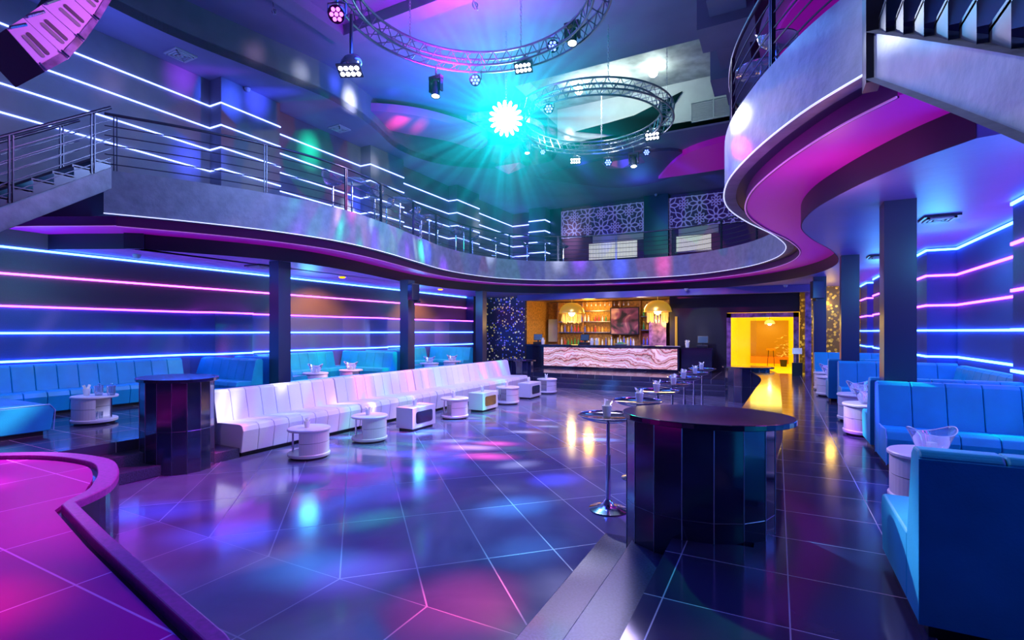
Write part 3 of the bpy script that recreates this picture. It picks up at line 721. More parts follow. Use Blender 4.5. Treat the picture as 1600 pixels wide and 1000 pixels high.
def tissue_cup(loc, lab, group, s=1, rz=0):
    t = empty('tissue_cup', loc, rz); t.scale = (s,s,s); tag(t, lab, 'cup', group)
    MB().lathe([(0,0),(.035,0),(.048,.10),(.044,.10),(.032,.01),(0,.01)], n=14).build('cup', 'cup', t, 50)
    b = MB()
    for k in range(4):
        a = k*1.6+.4; r = .022
        P = [(cos(a)*r*.4, sin(a)*r*.4, .04), (cos(a)*r, sin(a)*r, .10), (cos(a)*(r+.03), sin(a)*(r+.03), .135+.015*(k % 2))]
        for p, q in zip(P[:-1], P[1:]):
            u = Vector((-sin(a), cos(a), 0))*.024
            vs = [b.bm.verts.new(Vector(p)-u), b.bm.verts.new(Vector(p)+u), b.bm.verts.new(Vector(q)+u*.8+Vector((0,0,.01))), b.bm.verts.new(Vector(q)-u*.8)]
            b.bm.faces.new(vs)
    b.build('napkin', 'paper', t)
    return t
ORD = ('first','second','third','fourth','fifth','sixth','seventh','eighth')
seq = [(5.6,0),(6.95,0),(8.3,1),(9.7,0),(11.0,1),(12.3,0),(13.7,1),(15.0,0)]
for i, (y, bx) in enumerate(seq):
    g = 'white side tables along the white sofas'
    if bx: box_table('white box side table with dark window, %s table from the stage end' % ORD[i], (-6.62, y, 0), g)
    else: round_table('white drum side table before the white sofas, %s table from the stage end' % ORD[i], (-6.62, y, 0), R(46), g)
    tissue_cup((-6.64, y-.02, .47), 'cup with white napkin on the %s side table from the stage end' % ORD[i], 'napkin cups', rz=i)
# booth tables
def bowl(loc, lab, rz=0, s=1):
    t = empty('ice_bowl', loc, rz); t.scale = (s,s,s); tag(t, lab, 'bowl')
    b = MB(); n = 28
    def ring(rx, ry, z, lift):
        out = []
        for i in range(n):
            a = 2*pi*i/n; out.append(b.bm.verts.new((rx*cos(a), ry*sin(a), z+lift*abs(cos(a))**3)))
        return out
    rr = [ring(.09,.06,0,0), ring(.13,.09,.05,.0), ring(.17,.12,.13,.03), ring(.205,.14,.17,.06), ring(.195,.132,.17,.06), ring(.16,.112,.13,.03), ring(.12,.08,.055,0), ring(.08,.05,.012,0)]
    for A, B in zip(rr[:-1], rr[1:]):
        for i in range(n): b.bm.faces.new((A[i], A[(i+1) % n], B[(i+1) % n], B[i]))
    b.bm.faces.new(rr[0][::-1]); b.bm.faces.new(rr[-1])
    b.build('bowl_body', 'glass', t, 50)
    b = MB(); b.tube([v for v in [((.2)*cos(2*pi*i/40), .136*sin(2*pi*i/40), .17+.06*abs(cos(2*pi*i/40))**3) for i in range(40)]], .0045, 5, True).build('bowl_rim', 'cup', t, 60)
    MB().box(-.03,.03,-.025,.025,.012,.09).build('napkin', 'paper', t)
    return t
def tumbler(loc, lab, group, s=1):
    t = MB().lathe([(0,0),(.028,0),(.034,.11),(.030,.11),(.025,.008),(0,.008)], n=14).build('drinking_glass', 'glass', None, 50, loc=loc)
    return tag(t, lab, 'glass', group)
tabs = [(1.22,5.72,210,'white drum table in the first doorway-side booth, tucked behind the near blue sofa back'),(1.2,9.15,200,'white drum table nearer the aisle end of the second doorway-side booth'),(1.25,10.5,200,'white drum table by the second dark column in the doorway-side booth'),(1.15,14.3,200,'white drum table in the third doorway-side booth, nearer one'),(1.18,15.7,200,'white drum table in the third doorway-side booth, by the far blue sofa'),
        (-10.25,4.25,225,'white drum table on the stage-side platform with glasses on its lower shelf'),(-10.75,9.3,28,'white drum table in the second stage-side booth, nearer one'),(-10.7,10.5,208,'white drum table in the second stage-side booth, by the facing sofa'),(-10.6,14.0,28,'white drum table in the third stage-side booth, nearer one'),(-10.55,15.3,208,'white drum table in the third stage-side booth, by the facing sofa')]
for x, y, rz, lab in tabs:
    round_table(lab, (x, y, P0), R(rz), 'white drum tables in the blue booths')
    bl_ = 'clear boat-shaped ice bowl on the '+' '.join(lab.replace('white drum ','').split(',')[0].split()[:9])+(' by the sofa' if 'by the f' in lab else '')
    if not (x < -10 and y < 5): bowl((x, y, P0+.47), bl_, R(28) if x > 0 else R(20))
# things on the platform table by the stage
tissue_cup((-10.33,4.17,P0+.47), 'white napkin cup beside the pitchers on the stage-side platform table', 'napkin cups', 1.15)
for dx, dy, lab in ((.02,.0,'clear round-handled glass pitcher beside the napkin cup by the stage'),(.2,.1,'clear round-handled glass pitcher at the open edge of the platform table')):
    t = empty('glass_pitcher', (-10.2+dx, 4.28+dy, P0+.47)); tag(t, lab, 'pitcher')
    MB().lathe([(0,0),(.05,0),(.062,.06),(.06,.13),(.068,.16),(.064,.16),(.056,.13),(.058,.06),(.045,.01),(0,.01)], n=18).build('pitcher_body', 'glass', t, 50)
    MB().tube([(.02+.055*cos(a), 0, .15+.05*sin(a)) for a in [pi*i/8 for i in range(9)]], .006, 6).build('handle', 'glass', t, 60)
for k, (dx, dy) in enumerate(((.03,.0),(.11,.04),(.06,-.1),(.15,-.05))):
    tumbler((-10.25+dx, 4.25+dy, P0+.085), 'clear tumbler on the lower shelf of the platform table by the stage', 'tumblers on the lower shelf')

# ================================================================ COCKTAIL TABLES
def cocktail(lab, loc):
    t = empty('cocktail_table', loc); tag(t, lab, 'cocktail table', 'tall cocktail tables by the counter')
    MB().lathe([(0,0),(.21,0),(.215,.012),(.15,.03),(.07,.06),(.035,.12),(0,.12)], n=32).build('base', 'chrome', t, 50)
    MB().tube([(0,0,.1),(0,0,.62)], .028, 14).tube([(0,0,.6),(0,0,1.0)], .02, 14).build('pole', 'chrome', t, 60)
    MB().lathe([(0,.985),(.06,.985),(.20,1.0),(.30,1.035),(.335,1.06),(.325,1.062),(.29,1.045),(0,1.04)], n=40).build('tray_top', 'darkglass', t, 50)
    MB().lathe([(.325,1.058),(.337,1.058),(.339,1.066),(.327,1.068),(.325,1.058)], n=40).build('rim', 'chrome', t, 50)
    return t
for i, y in enumerate((5.5,6.85,8.15,9.4,10.75,12.1,13.5)):
    cocktail('black glass cocktail table on chrome pole, %s from the near black counter' % ORD[i], (-1.68, y, 0))
    tissue_cup((-1.70+.04*(i % 2), y+.02, 1.045), 'clear cup with napkin on the %s cocktail table from the near counter' % ORD[i], 'napkin cups', 1.2, i*.8)

# ================================================================ CURVED COUNTERS
def dcounter(lab, cx, cy, z0, ztop, rz, rx=.64, ry=.56, bshift=.02):
    t = empty('curved_counter', (cx, cy, z0), rz); tag(t, lab, 'counter')
    n = 16; pts = [(rx*.86*cos(2*pi*(i+.5)/n)-rx*bshift, ry*.90*sin(2*pi*(i+.5)/n)) for i in range(n)]
    b = MB(); b.prism(pts, 0, ztop-z0-.045); b.build('facet_cladding', 'counter', t, bevel=.004)
    b = MB()
    for i in range(n):
        b.tube([(pts[i][0]*1.003, pts[i][1]*1.003, 0), (pts[i][0]*1.003, pts[i][1]*1.003, ztop-z0-.05)], .0035, 4)
    zz = (ztop-z0)*.45
    b.tube([(p[0]*1.003, p[1]*1.003, zz) for p in pts], .002, 4, True)
    b.build('panel_joint', 'steel', t)
    top = [((rx)*cos(2*pi*i/48), (ry)*sin(2*pi*i/48)) for i in range(48)]
    MB().prism(top, ztop-z0-.045, ztop-z0).build('worktop', 'blackgloss', t, bevel=.008)
    return t
dcounter('black faceted curved counter at the head of the near granite steps', -.52, 4.36, 0, 1.33, R(8), .66, .50, .09)
dcounter('black faceted curved counter between the stage steps and the white sofa', -7.85, 4.28, 0, 1.33, R(-8), .66, .50)
dcounter('small black curved counter at the doorway end of the glossy ledge', -.75, 15.9, 0, 1.0, 0, .68, .5)
dcounter('small black curved counter at the bar end of the white sofas', -8.15, 16.0, 0, 1.0, 0, .62, .45)
# glossy ledge between dance floor and aisle
led_l = catmull([(-.62,4.75),(-.52,6.0),(-.45,8.0),(-.38,10.5),(-.33,13.0),(-.6,15.0),(-.9,16.2)], 6); led_r = catmull([(-.02,4.75),(.05,6.0),(.06,8.0),(.06,10.5),(.06,13.0),(.0,15.0),(-.2,16.2)], 6)
t = empty('partition_ledge', (-.2, 4.75, 0)); tag(t, 'long black polished stone ledge between the dance floor and the aisle', 'ledge')
off = [(p[0]+.2, p[1]-4.75) for p in led_l]+[(p[0]+.2, p[1]-4.75) for p in led_r[::-1]]
MB().prism(off, .86, .9).build('ledge_top', 'blackgloss', t)
ins = [(p[0]+.26, p[1]-4.75+.02) for p in led_l]+[(p[0]+.14, p[1]-4.75+.02) for p in led_r[::-1]]
MB().prism(ins, 0, .86).build('ledge_wall', 'counter', t)

# ================================================================ STAGE
so = catmull([(-10.0,-.6),(-9.3,.8),(-8.7,1.9),(-7.75,2.68),(-6.8,2.9),(-6.1,2.74),(-5.5,2.40),(-5.22,2.03)], 6)+[(-4.14,1.81),(-3.26,1.65),(-2.31,1.48),(-1.4,1.2),(-.9,.7),(-1.2,0),(-2.5,-1.2),(-6,-2.2),(-9.3,-1.8)]
t = empty('stage', (-5.5, 0, 0)); tag(t, 'raised magenta-lit round stage with tiled top beside the dance floor', 'stage')
loc = [(p[0]+5.5, p[1]) for p in so]
MB().prism(loc, 0, .50).build('stage_side', 'stageside', t)
def inset(P, d, d2=None):
    out = []; n = len(P)
    for i in range(n):
        a = P[i-1]; c = P[(i+1) % n]; v = Vector((c[0]-a[0], c[1]-a[1])).normalized()
        q = d if d2 is None else d+(d2-d)*max(0, min(1, (i-34)/8))
        out.append((P[i][0]+v.y*q, P[i][1]-v.x*q))
    return out
inn = inset(loc, .17, .09); inn2 = inset(loc, .21, .13)
MB().prism(inn2, .50, .53).build('stage_floor', 'stagefloor', t)
b = MB(); n = len(loc)
A = [b.bm.verts.new((p[0], p[1], .50)) for p in loc]; B = [b.bm.verts.new((p[0], p[1], .57)) for p in loc]; C = [b.bm.verts.new((p[0], p[1], .57)) for p in inn]; D = [b.bm.verts.new((p[0], p[1], .50)) for p in inn]
for X, Y in ((A,B),(B,C),(C,D)):
    for i in range(n): b.bm.faces.new((X[i], X[(i+1) % n], Y[(i+1) % n], Y[i]))
b.build('stage_rim', 'stagerim', t, bevel=.01)

# ================================================================ BAR
t = empty('bar_counter', (-6.1, 19.7, P0)); tag(t, 'long black bar counter with two glowing pink banded onyx panels', 'bar')
MB().box(-3.6, 2.82, .02, .7, 0, .92).build('counter_body', 'blackgloss', t)
MB().box(-3.65, 2.88, -.06, .78, .92, 1.0).build('worktop', 'blackgloss', t, bevel=.01)
MB().box(-2.74, -.05, -.02, .03, .10, .88).build('onyx_panel', 'onyx', t)
MB().box(-.04, 2.76, -.02, .03, .10, .88).build('onyx_panel', 'onyx', t)
t = empty('side_counter', (-2.5, 20.0, P0)); tag(t, 'plain dark counter between the onyx bar and the doorway', 'counter')
MB().box(-.75, .35, .0, .6, 0, .88).build('counter_body', 'counter', t); MB().box(-.78, .38, -.03, .63, .88, .94).build('worktop', 'blackgloss', t)
def dome(x, lab):
    t = empty('pendant_lamp', (x, 20.55, 3.42)); tag(t, lab, 'pendant lamp')
    MB().tube([(0,0,0),(0,0,-.15)], .012, 6).build('cord', 'gold', t)
    MB().lathe([(.53*sin(a), -.60+.44*cos(a)) for a in [pi/2*i/10 for i in range(11)]], n=32).build('dome_shade', 'gold', t, 60)
    MB().lathe([(.50,-.61),(.55,-.63),(.55,-.60)], n=32).build('shade_rim', 'gold', t, 60)
    MB().ball((0,0,-.62), .14).build('bulb', 'warmbulb', t, 60)
    b = MB()
    for k, r in enumerate((.40,.33,.25)):
        n = 20-4*k
        for i in range(n):
            a = 2*pi*i/n
            L = .32+.1*random.random()
            b.quadbox((r*cos(a), r*sin(a), -.66-L/2), (.03, .012, L), a)
    b.build('crystal_fringe', 'fringe', t)
dome(-7.9, 'gold dome pendant lamp with crystal fringe over the cash register end of the bar')
dome(-4.24, 'gold dome pendant lamp with crystal fringe over the dark column end of the bar')
# back bar shelving
t = empty('back_shelf', (-7.4, 22.6, P0)); tag(t, 'tall back bar shelving with glass shelves behind the bar', 'shelf')
b = MB()
for x in (-2.0,-.72,.65,1.05,1.95,3.2): b.box(x-.03, x+.03, 0, .35, 0, 2.95)
b.build('frame', 'wood', t)
for z in (.9,1.5,2.0,2.5): MB().box(-2.0, .65, 0, .34, z, z+.03).build('shelf_board', 'steel', t)
for z in (.95,1.6,2.2): MB().box(2.0, 3.2, 0, .34, z, z+.03).build('shelf_board', 'steel', t)
MB().box(-2.0, 3.2, .36, .4, 0, 2.95).build('back_panel', 'barback', t)
MB().box(-2.0, 3.2, .0, .5, 0, .88).build('base_cabinet', 'black', t)
t = empty('wall_picture', (-6.12, 22.55, 1.9)); tag(t, 'dark red and brown picture behind the middle of the bar', 'picture')
MB().box(-.62, .62, -.02, .03, 0, 1.15).build('picture_panel', 'picture', t)
MB().box(-.66, -.62, -.03, .03, -.03, 1.18).box(.62, .66, -.03, .03, -.03, 1.18).box(-.66, .66, -.03, .03, 1.15, 1.19).box(-.66, .66, -.03, .03, -.04, 0).build('picture_frame', 'drk', t)
# bar pillar
struct(MB().box(-4.75, -4.05, 21.3, 21.9, .45, 2.6).build('column_bar', 'marble'))
struct(MB().box(-3.62, -3.55, 20.85, 21.0, .45, 2.6).build('trim_5', 'gold'))
struct(MB().box(-9.95, -9.45, 22.7, 22.8, 1.5, 2.6).build('trim_6', 'whitepaint'))
# bottles
bc = [pbr('bottle '+n, c, .12, emit=c, es=.35) for n, c in (('amber',(.6,.28,.03)),('green',(.05,.3,.08)),('clear',(.7,.75,.8)),('red',(.5,.04,.05)),('gold',(.85,.6,.15)),('blue',(.08,.12,.6)))]
def bottle_mesh(k, h):
    b = MB().lathe([(0,0),(.036,0),(.038,.02),(.038,h*.6),(.014,h*.75),(.013,h),(0,h)], n=10)
    return b
bnames = ('amber','green','clear','red','gold','blue')
def bottles(spots, lab_fn, group):
    for i, (x, y, z) in enumerate(spots):
        k = i % 6 if False else random.randrange(6)
        h = random.choice((.26,.30,.34))
        t = empty('bottle', (x, y, z)); tag(t, lab_fn(bnames[k]), 'bottle', group+', '+bnames[k])
        bottle_mesh(k, h).build('bottle_glass', bc[k], t, 50)
        MB().lathe([(0,h-.002),(.016,h-.002),(.016,h+.03),(0,h+.03)], n=8).build('cap', 'gold' if k % 2 else 'drk', t, 50)
bottles([(-9.25+.17*i, 22.72, P0+z) for z in (.93,1.53,2.03) for i in range(14)], lambda c: c+' liquor bottle on the glass shelves behind the bar', 'bottles on the long back shelf')
bottles([(-5.3+.16*i, 22.72, P0+z) for z in (.98,1.63,2.23) for i in range(3)], lambda c: c+' liquor bottle on the short shelf beside the bar pillar', 'bottles on the short shelf')
bottles([(-6.2+.13*i+.03*random.random(), 20.25+.1*random.random(), P0+1.0) for i in range(9)], lambda c: c+' bottle standing on the bar worktop before the dark picture', 'bottles on the bar top')
for i in range(11):
    x = -8.2+.22*i
    o = MB().lathe([(0,0),(.028,0),(.028,-.004),(.004,-.01),(.004,-.08),(.03,-.11),(.034,-.17),(.026,-.19)], (x, 22.75, P0+2.93), 12).build('hanging_glass', 'cup', None, 50)
    tag(o, 'stemmed glass hanging upside down from the back bar top', 'glass', 'glasses hanging above the back shelf')
def till(x, y, z, lab, rz=0):
    t = empty('cash_register', (x, y, z), rz); tag(t, lab, 'cash register')
    MB().box(-.2,.2,-.18,.18,0,.10).build('base', 'drk', t, bevel=.01)
    MB().box(-.03,.03,.02,.08,.1,.2).build('stand', 'drk', t)
    m = Matrix.Translation((0,.03,.30)) @ Matrix.Rotation(R(-15), 4, 'X')
    MB().quadbox(None, (.38,.04,.28), mat=m).build('monitor', 'drk', t, bevel=.008)
    m = Matrix.Translation((0,.007,.30)) @ Matrix.Rotation(R(-15), 4, 'X')
    MB().quadbox(None, (.34,.008,.24), mat=m).build('screen', 'screen', t)
till(-9.35, 20.2, P0+1.0, 'dark cash register with lit screen at the mosaic end of the bar', R(20))
till(-7.2, 20.25, P0+1.0, 'dark cash register on the bar beside the first gold lamp')
till(-2.5, 20.3, P0+.94, 'dark cash register on the plain counter by the doorway')
for x, y, z, lab in ((-9.0,19.95,P0+1.0,'white paper cup on the bar next to the end register'),(-6.8,20.0,P0+1.0,'white paper cup on the bar between register and bottles'),(-6.6,20.05,P0+1.0,'white paper cup nearest the bottles on the bar'),(-3.05,20.2,P0+.94,'white paper cup on the plain counter before the doorway')):
    tissue_cup((x, y, z), lab, 'napkin cups', 1.8)
t = empty('lime_tray', (-5.6, 20.1, P0+1.0)); tag(t, 'pale oval garnish tray on the bar before the dark picture', 'tray')
MB().lathe([(0,0),(.16,0),(.24,.05),(.23,.055),(.15,.015),(0,.015)], n=24, sx=1.3, sy=.6).build('tray_dish', 'cup', t, 50)
MB().ball((0,0,.06), .14, 1.2, .6, .45).build('garnish_heap', bc[1], t, 60)

# ================================================================ DOORWAY
t = empty('door_1', (-.5, 21, P0)); t['kind'] = 'structure'
MB().box(-1.22,-1.07,-.06,.1,0,2.25).box(1.02,1.2,-.06,.1,0,2.25).box(-1.22,1.2,-.06,.1,2.08,2.25).build('door_frame', 'marble', t)
MB().box(-1.05,-.2,.06,.075,.02,2.06).build('door_pane', 'doorglass', t)
# niche with stools in the entrance
struct(MB().box(-1.1,.45,25.86,25.99,.72,2.5).build('window_1', 'yellow2'))
struct(MB().box(-1.1,.45,25.6,25.9,.55,.85).build('window_sill_1', 'orangepaint'))
def simple_stool(name, loc, lab, s=1):
    t = empty(name, loc); tag(t, lab, 'stool')
    MB().lathe([(0,.72),(.17,.72),(.18,.75),(.17,.78),(0,.78)], n=20).build('seat', 'orangepaint', t, 50)
    for k in range(4):
        a = pi/4+pi/2*k; MB().tube([(.13*cos(a),.13*sin(a),.72),(.2*cos(a),.2*sin(a),0)], .014, 6).build('leg', 'drk', t)
simple_stool('stool', (-.25,25.2,.45), 'dark legged orange stool in the yellow entrance room')
t = empty('white_pendant', (-.3,25.3,3.0)); tag(t, 'white dome pendant lamp glowing in the yellow entrance room', 'pendant lamp')
MB().tube([(0,0,0),(0,0,-.45)], .01, 6).build('cord', 'drk', t); MB().lathe([(.22*sin(a), -.66+.2*cos(a)) for a in [pi/2*i/8 for i in range(9)]], n=24).build('shade', 'paper', t, 50); MB().ball((0,0,-.64), .09).build('bulb', 'warmbulb', t, 50)
t = empty('potted_plant', (.25,25.3,.45)); tag(t, 'leafy plant on the orange ledge side of the yellow entrance', 'plant')
MB().lathe([(0,0),(.12,0),(.16,.3),(0,.3)], n=16).build('pot', 'drk', t, 40)
b = MB()
for k in range(40):
    a = random.random()*6.28; r = .1+.22*random.random(); z = .4+1.0*random.random(); 
    b.quadbox(None, (.14,.05,.006), mat=Matrix.Translation((r*cos(a), r*sin(a), z)) @ Matrix.Rotation(a, 4, 'Z') @ Matrix.Rotation(random.random()-.5, 4, 'Y'))
b.build('foliage', bc[4], t)
# dark chairs by the far marble post
t = empty('menu_stand', (.62,20.4,P0)); tag(t, 'small dark stand with pale papers beside the purple marble post', 'stand')
MB().box(-.16,.16,-.12,.12,0,.45).build('base', 'drk', t); MB().box(-.02,.02,-.02,.02,.45,.8).build('pole', 'drk', t)
MB().quadbox(None, (.3,.02,.22), mat=Matrix.Translation((0,-.02,.86)) @ Matrix.Rotation(R(-20),4,'X')).build('sheet', 'paper', t)

# ================================================================ WALL SPEAKERS
def wspeaker(x, y, z, rz, lab):
    t = empty('wall_speaker', (x, y, z), rz); tag(t, lab, 'speaker')
    MB().prism([(-.16,-.13),(.16,-.13),(.12,.13),(-.12,.13)], -.25, .25).build('cabinet', 'drk', t, bevel=.01)
    MB().box(-.145,.145,-.14,-.13,-.235,.235).build('grille', 'fixture', t)
    MB().box(-.03,.03,-.02,.2,-.32,-.25).build('bracket', 'drk', t)
wspeaker(-9.82, 12.2, 3.2, R(-25), 'black speaker bracketed to the second stage-side column')
wspeaker(1.0, 16.9, 3.2, R(20), 'black speaker hanging high beside the third dark column near the gold wall')

# ================================================================ LINE ARRAY
rear = [(2.45,5.55),(2.60,5.76),(2.77,6.01),(2.99,6.32),(3.12,6.66),(3.20,7.02),(3.22,7.38)]; front = [(2.80,5.20),(3.03,5.47),(3.19,5.77),(3.35,6.12),(3.50,6.50),(3.60,6.90),(3.64,7.28)]
# scale about the array's own anchor for real cabinet size
t = empty('line_array_speaker', (-8.0, 3.2, 7.4)); tag(t, 'curved hanging line array speaker lit magenta above the stage', 'speaker')
def L3(x, p): return Vector((x, p[0]-3.2, p[1]-7.4))
W = .85
for i in range(6):
    r0, r1, f0, f1 = rear[i], rear[i+1], front[i], front[i+1]
    b = MB()
    def lerp(a, c, u): return (a[0]+(c[0]-a[0])*u, a[1]+(c[1]-a[1])*u)
    g = .012
    q = [lerp(r0, r1, g), lerp(f0, f1, g), lerp(f0, f1, 1-g), lerp(r0, r1, 1-g)]
    A = [b.bm.verts.new(L3(0, p)) for p in q]; B = [b.bm.verts.new(L3(-W, p)) for p in q]
    for f in ((0,1,2,3),): b.bm.faces.new([A[j] for j in f]); b.bm.faces.new([B[j] for j in f][::-1])
    for j in range(4): b.bm.faces.new((A[j], A[(j+1) % 4], B[(j+1) % 4], B[j]))
    bmesh.ops.recalc_face_normals(b.bm, faces=b.bm.faces)
    c = b.build('cabinet', 'spkfront', t)
    # side plate
    b = MB(); P = [L3(.012, p) for p in q]; b.bm.faces.new([b.bm.verts.new(p) for p in P]); Q = [L3(.002, p) for p in q]
    v1 = [b.bm.verts.new(p) for p in P]; v2 = [b.bm.verts.new(p) for p in Q]
    for j in range(4): b.bm.faces.new((v1[j], v1[(j+1) % 4], v2[(j+1) % 4], v2[j]))
    b.build('side_plate', 'spk', c)
    for s, m in ((.36,'slotgrey'),(.58,'slot')):
        b = MB(); P = []
        def pt(u, v): a = lerp(lerp(q[0], q[1], u), lerp(q[3], q[2], u), v); return a
        a0, a1 = pt(.28, s), pt(.72, s); d = Vector((a1[0]-a0[0], a1[1]-a0[1])); w = .024
        nrm = Vector((-d.y, d.x)).normalized()*w; ends = []
        for k in range(7): an = -pi/2+pi*k/6; ends.append((a1[0]+d.normalized().x*w*cos(an)+nrm.x*sin(an), a1[1]+d.normalized().y*w*cos(an)+nrm.y*sin(an)))
        for k in range(7): an = pi/2+pi*k/6; ends.append((a0[0]+d.normalized().x*w*cos(an)+nrm.x*sin(an), a0[1]+d.normalized().y*w*cos(an)+nrm.y*sin(an)))
        b.bm.faces.new([b.bm.verts.new(L3(.018, p)) for p in ends]); b.build('slot', m, c)
    # rigging plate at the front end
    b = MB(); zs = [pt(.84,.03), pt(1.0,.03), pt(1.0,.97), pt(.84,.97)]
    b.bm.faces.new([b.bm.verts.new(L3(.026, p)) for p in zs]); b.build('rigging_plate', 'marble', c)
    b = MB(); a0, a1 = pt(.80,.02), pt(.98,.02); b.tube([L3(.04,a0), L3(.05,a1)], .012, 6); a0, a1 = pt(.02,.1), pt(.12,.8); b.tube([L3(.04,a0), L3(.04,a1)], .02, 6); b.build('latch', 'chrome', c)
b = MB()
for x in (-.15, -W+.15): b.tube([(x, .2, 0), (x, .2, 1.82)], .012, 6)
b.build('suspension_chain', 'chain', t)

# ================================================================ TRUSSES
def truss(cx, cy, cz, Rr, lab, chains):
    t = empty('truss_ring', (cx, cy, cz)); tag(t, lab, 'truss')
    n = 96; w = .15
    for k, (dr, dz) in enumerate(((-w,-w*.9),(w,-w*.9),(-w,w*.9),(w,w*.9))):
        MB().tube([((Rr+dr)*cos(2*pi*i/n), (Rr+dr)*sin(2*pi*i/n), dz) for i in range(n)], .024, 6, True).build('chord', 'steel', t, 60)
    b = MB(); m = 44
    for i in range(m):
        a = 2*pi*i/m; a2 = 2*pi*(i+.5)/m; a3 = 2*pi*(i+1)/m
        for dr in (-w, w):
            P = lambda an, s: ((Rr+dr)*cos(an), (Rr+dr)*sin(an), s*w*.9)
            b.tube([P(a,-1), P(a2,1)], .010, 4); b.tube([P(a2,1), P(a3,-1)], .010, 4)
        b.tube([((Rr-w)*cos(a), (Rr-w)*sin(a), -w*.9), ((Rr+w)*cos(a2), (Rr+w)*sin(a2), -w*.9)], .010, 4)
        b.tube([((Rr-w)*cos(a), (Rr-w)*sin(a), w*.9), ((Rr+w)*cos(a2), (Rr+w)*sin(a2), w*.9)], .010, 4)
    b.build('bracing', 'steel', t)
    for a in chains:
        x, y = Rr*cos(R(a)), Rr*sin(R(a)); b = MB(); z = .1; k = 0; top = (9.2 if cy+y < 13 else 9.75)-cz
        while z < top:
            mt = Matrix.Translation((x, y, z)) @ Matrix.Rotation(pi/2*(k % 2), 4, 'Z')
            pts = [mt @ Vector((.02*cos(q), 0, .042*sin(q))) for q in [2*pi*j/8 for j in range(8)]]
            b.tube(pts, .006, 4, True); z += .068; k += 1
        b.build('chain', 'chain', t)
T1 = (-4.6,7.3,7.78); T2 = (-4.5,13.2,7.75)
truss(*T1, 2.2, 'large round lighting truss nearest the stage, hung on chains', (158,95,30,-80))
truss(*T2, 2.0, 'smaller round lighting truss above the far dance floor', (100,20,150,-60))

def par(p, target, lens, lab, hang=7.6, r=.12):
    t = empty('par_light', p); tag(t, lab, 'stage light')
    d = (Vector(target)-Vector(p)).normalized(); q = d.to_track_quat('-Z','Y').to_matrix().to_4x4()
    MB().lathe([(0,.14),(.7*r,.14),(.95*r,.06),(r,-.02),(r,-.05),(.9*r,-.05),(.88*r,-.03),(0,-.03)], n=20, mat=q).build('housing', 'fixture', t, 40)
    b = MB()
    for i in range(7):
        a = 2*pi*i/6; rr = 0 if i == 6 else .58*r
        b.lathe([(0,-.055),(.2*r,-.05),(.24*r,-.035)], n=10, mat=q @ Matrix.Translation((rr*cos(a), rr*sin(a), 0)))
    b.build('lens_cluster', lens, t, 60)
    b = MB(); h = hang-p[2]
    s = q @ Vector((1,0,0)); s.z = 0; s.normalize()
    b.tube([s*r*1.08, s*r*1.08+Vector((0,0,r*1.25)), Vector((0,0,r*1.4)), -s*r*1.08+Vector((0,0,r*1.25)), -s*r*1.08], .012, 5)
    b.tube([(0,0,r*1.4),(0,0,max(h, r*1.5))], .016, 6)
    b.build('yoke', 'steel', t)
def ledhead(p, target, lab, hang=7.6, s=1):
    t = empty('moving_head_bar', p); tag(t, lab, 'stage light')
    d = (Vector(target)-Vector(p)).normalized(); q = d.to_track_quat('-Z','Y').to_matrix().to_4x4()
    MB().ball((0,0,.02), .2*s, 1.15, .7, .8, 16).build('housing', 'fixchrome', t, 60)
    b = MB()
    for i in range(4):
        for j in range(2):
            b.lathe([(0,-.19*s),(.035*s,-.185*s),(.042*s,-.16*s)], n=8, mat=q @ Matrix.Translation(((i-1.5)*.095*s, (j-.5)*.11*s, 0)))
    b.build('lens_rows', 'lens_w', t, 60)
    MB().quadbox(None, (.42*s,.26*s,.03), mat=q @ Matrix.Translation((0,0,-.15*s))).build('lens_plate', 'fixture', t)
    b = MB().tube([(0,0,.1),(0,0,max(.2, hang-p[2]))], .03, 8); b.build('mount', 'steel', t)
def spotcyl(p, target, lab, hang=7.6, s=1):
    t = empty('moving_head_spot', p); tag(t, lab, 'stage light')
    d = (Vector(target)-Vector(p)).normalized(); q = d.to_track_quat('-Z','Y').to_matrix().to_4x4()
    MB().lathe([(0,.16*s),(.07*s,.15*s),(.09*s,.05*s),(.09*s,-.14*s),(.10*s,-.16*s),(.085*s,-.16*s)], n=18, mat=q).build('housing', 'fixture', t, 40)
    MB().lathe([(0,-.165*s),(.05*s,-.16*s),(.083*s,-.15*s)], n=16, mat=q).build('lens', 'lens_w', t, 60)
    MB().box(-.15*s,-.11*s,-.05*s,.05*s,-.05*s,.22*s).box(.11*s,.15*s,-.05*s,.05*s,-.05*s,.22*s).box(-.15*s,.15*s,-.06*s,.06*s,.2*s,.27*s).build('yoke', 'fixture', t)
    MB().tube([(0,0,.25*s),(0,0,max(.3*s, hang-p[2]))], .02, 6).build('mount', 'steel', t)
def onring(T, Rr, ang, z): return (T[0]+Rr*cos(R(ang)), T[1]+Rr*sin(R(ang)), z)
CAMP = (0,0,2)
par(onring(T1,2.2,-100,7.0), (-2.0,1.0,2.5), 'lens_p', 'purple seven-lens par light inside the stage-side edge of the near truss', r=.13)
par(onring(T1,2.2,-132,6.95), (-3,0,2.0), 'lens_p', 'purple seven-lens par light outermost on the near truss above the stage', r=.13)
ledhead(onring(T1,2.2,-160,6.72), (-5.5,4.0,1), 'silver moving head with eight white lenses on the near truss stage side')
spotcyl(onring(T1,2.2,143,7.1), (-6.2,8.0,2), 'grey moving spot pointing down from the near truss')
par(onring(T1,2.2,121,7.40), (-2,1,2), 'lens_b', 'cyan-blue par light hanging below the near truss beside the starburst')
ledhead(onring(T1,2.2,93,7.62), (-3.5,4.0,1), 'eight-lens bar head on the near truss just above the starburst lamp', s=.9, hang=7.75)
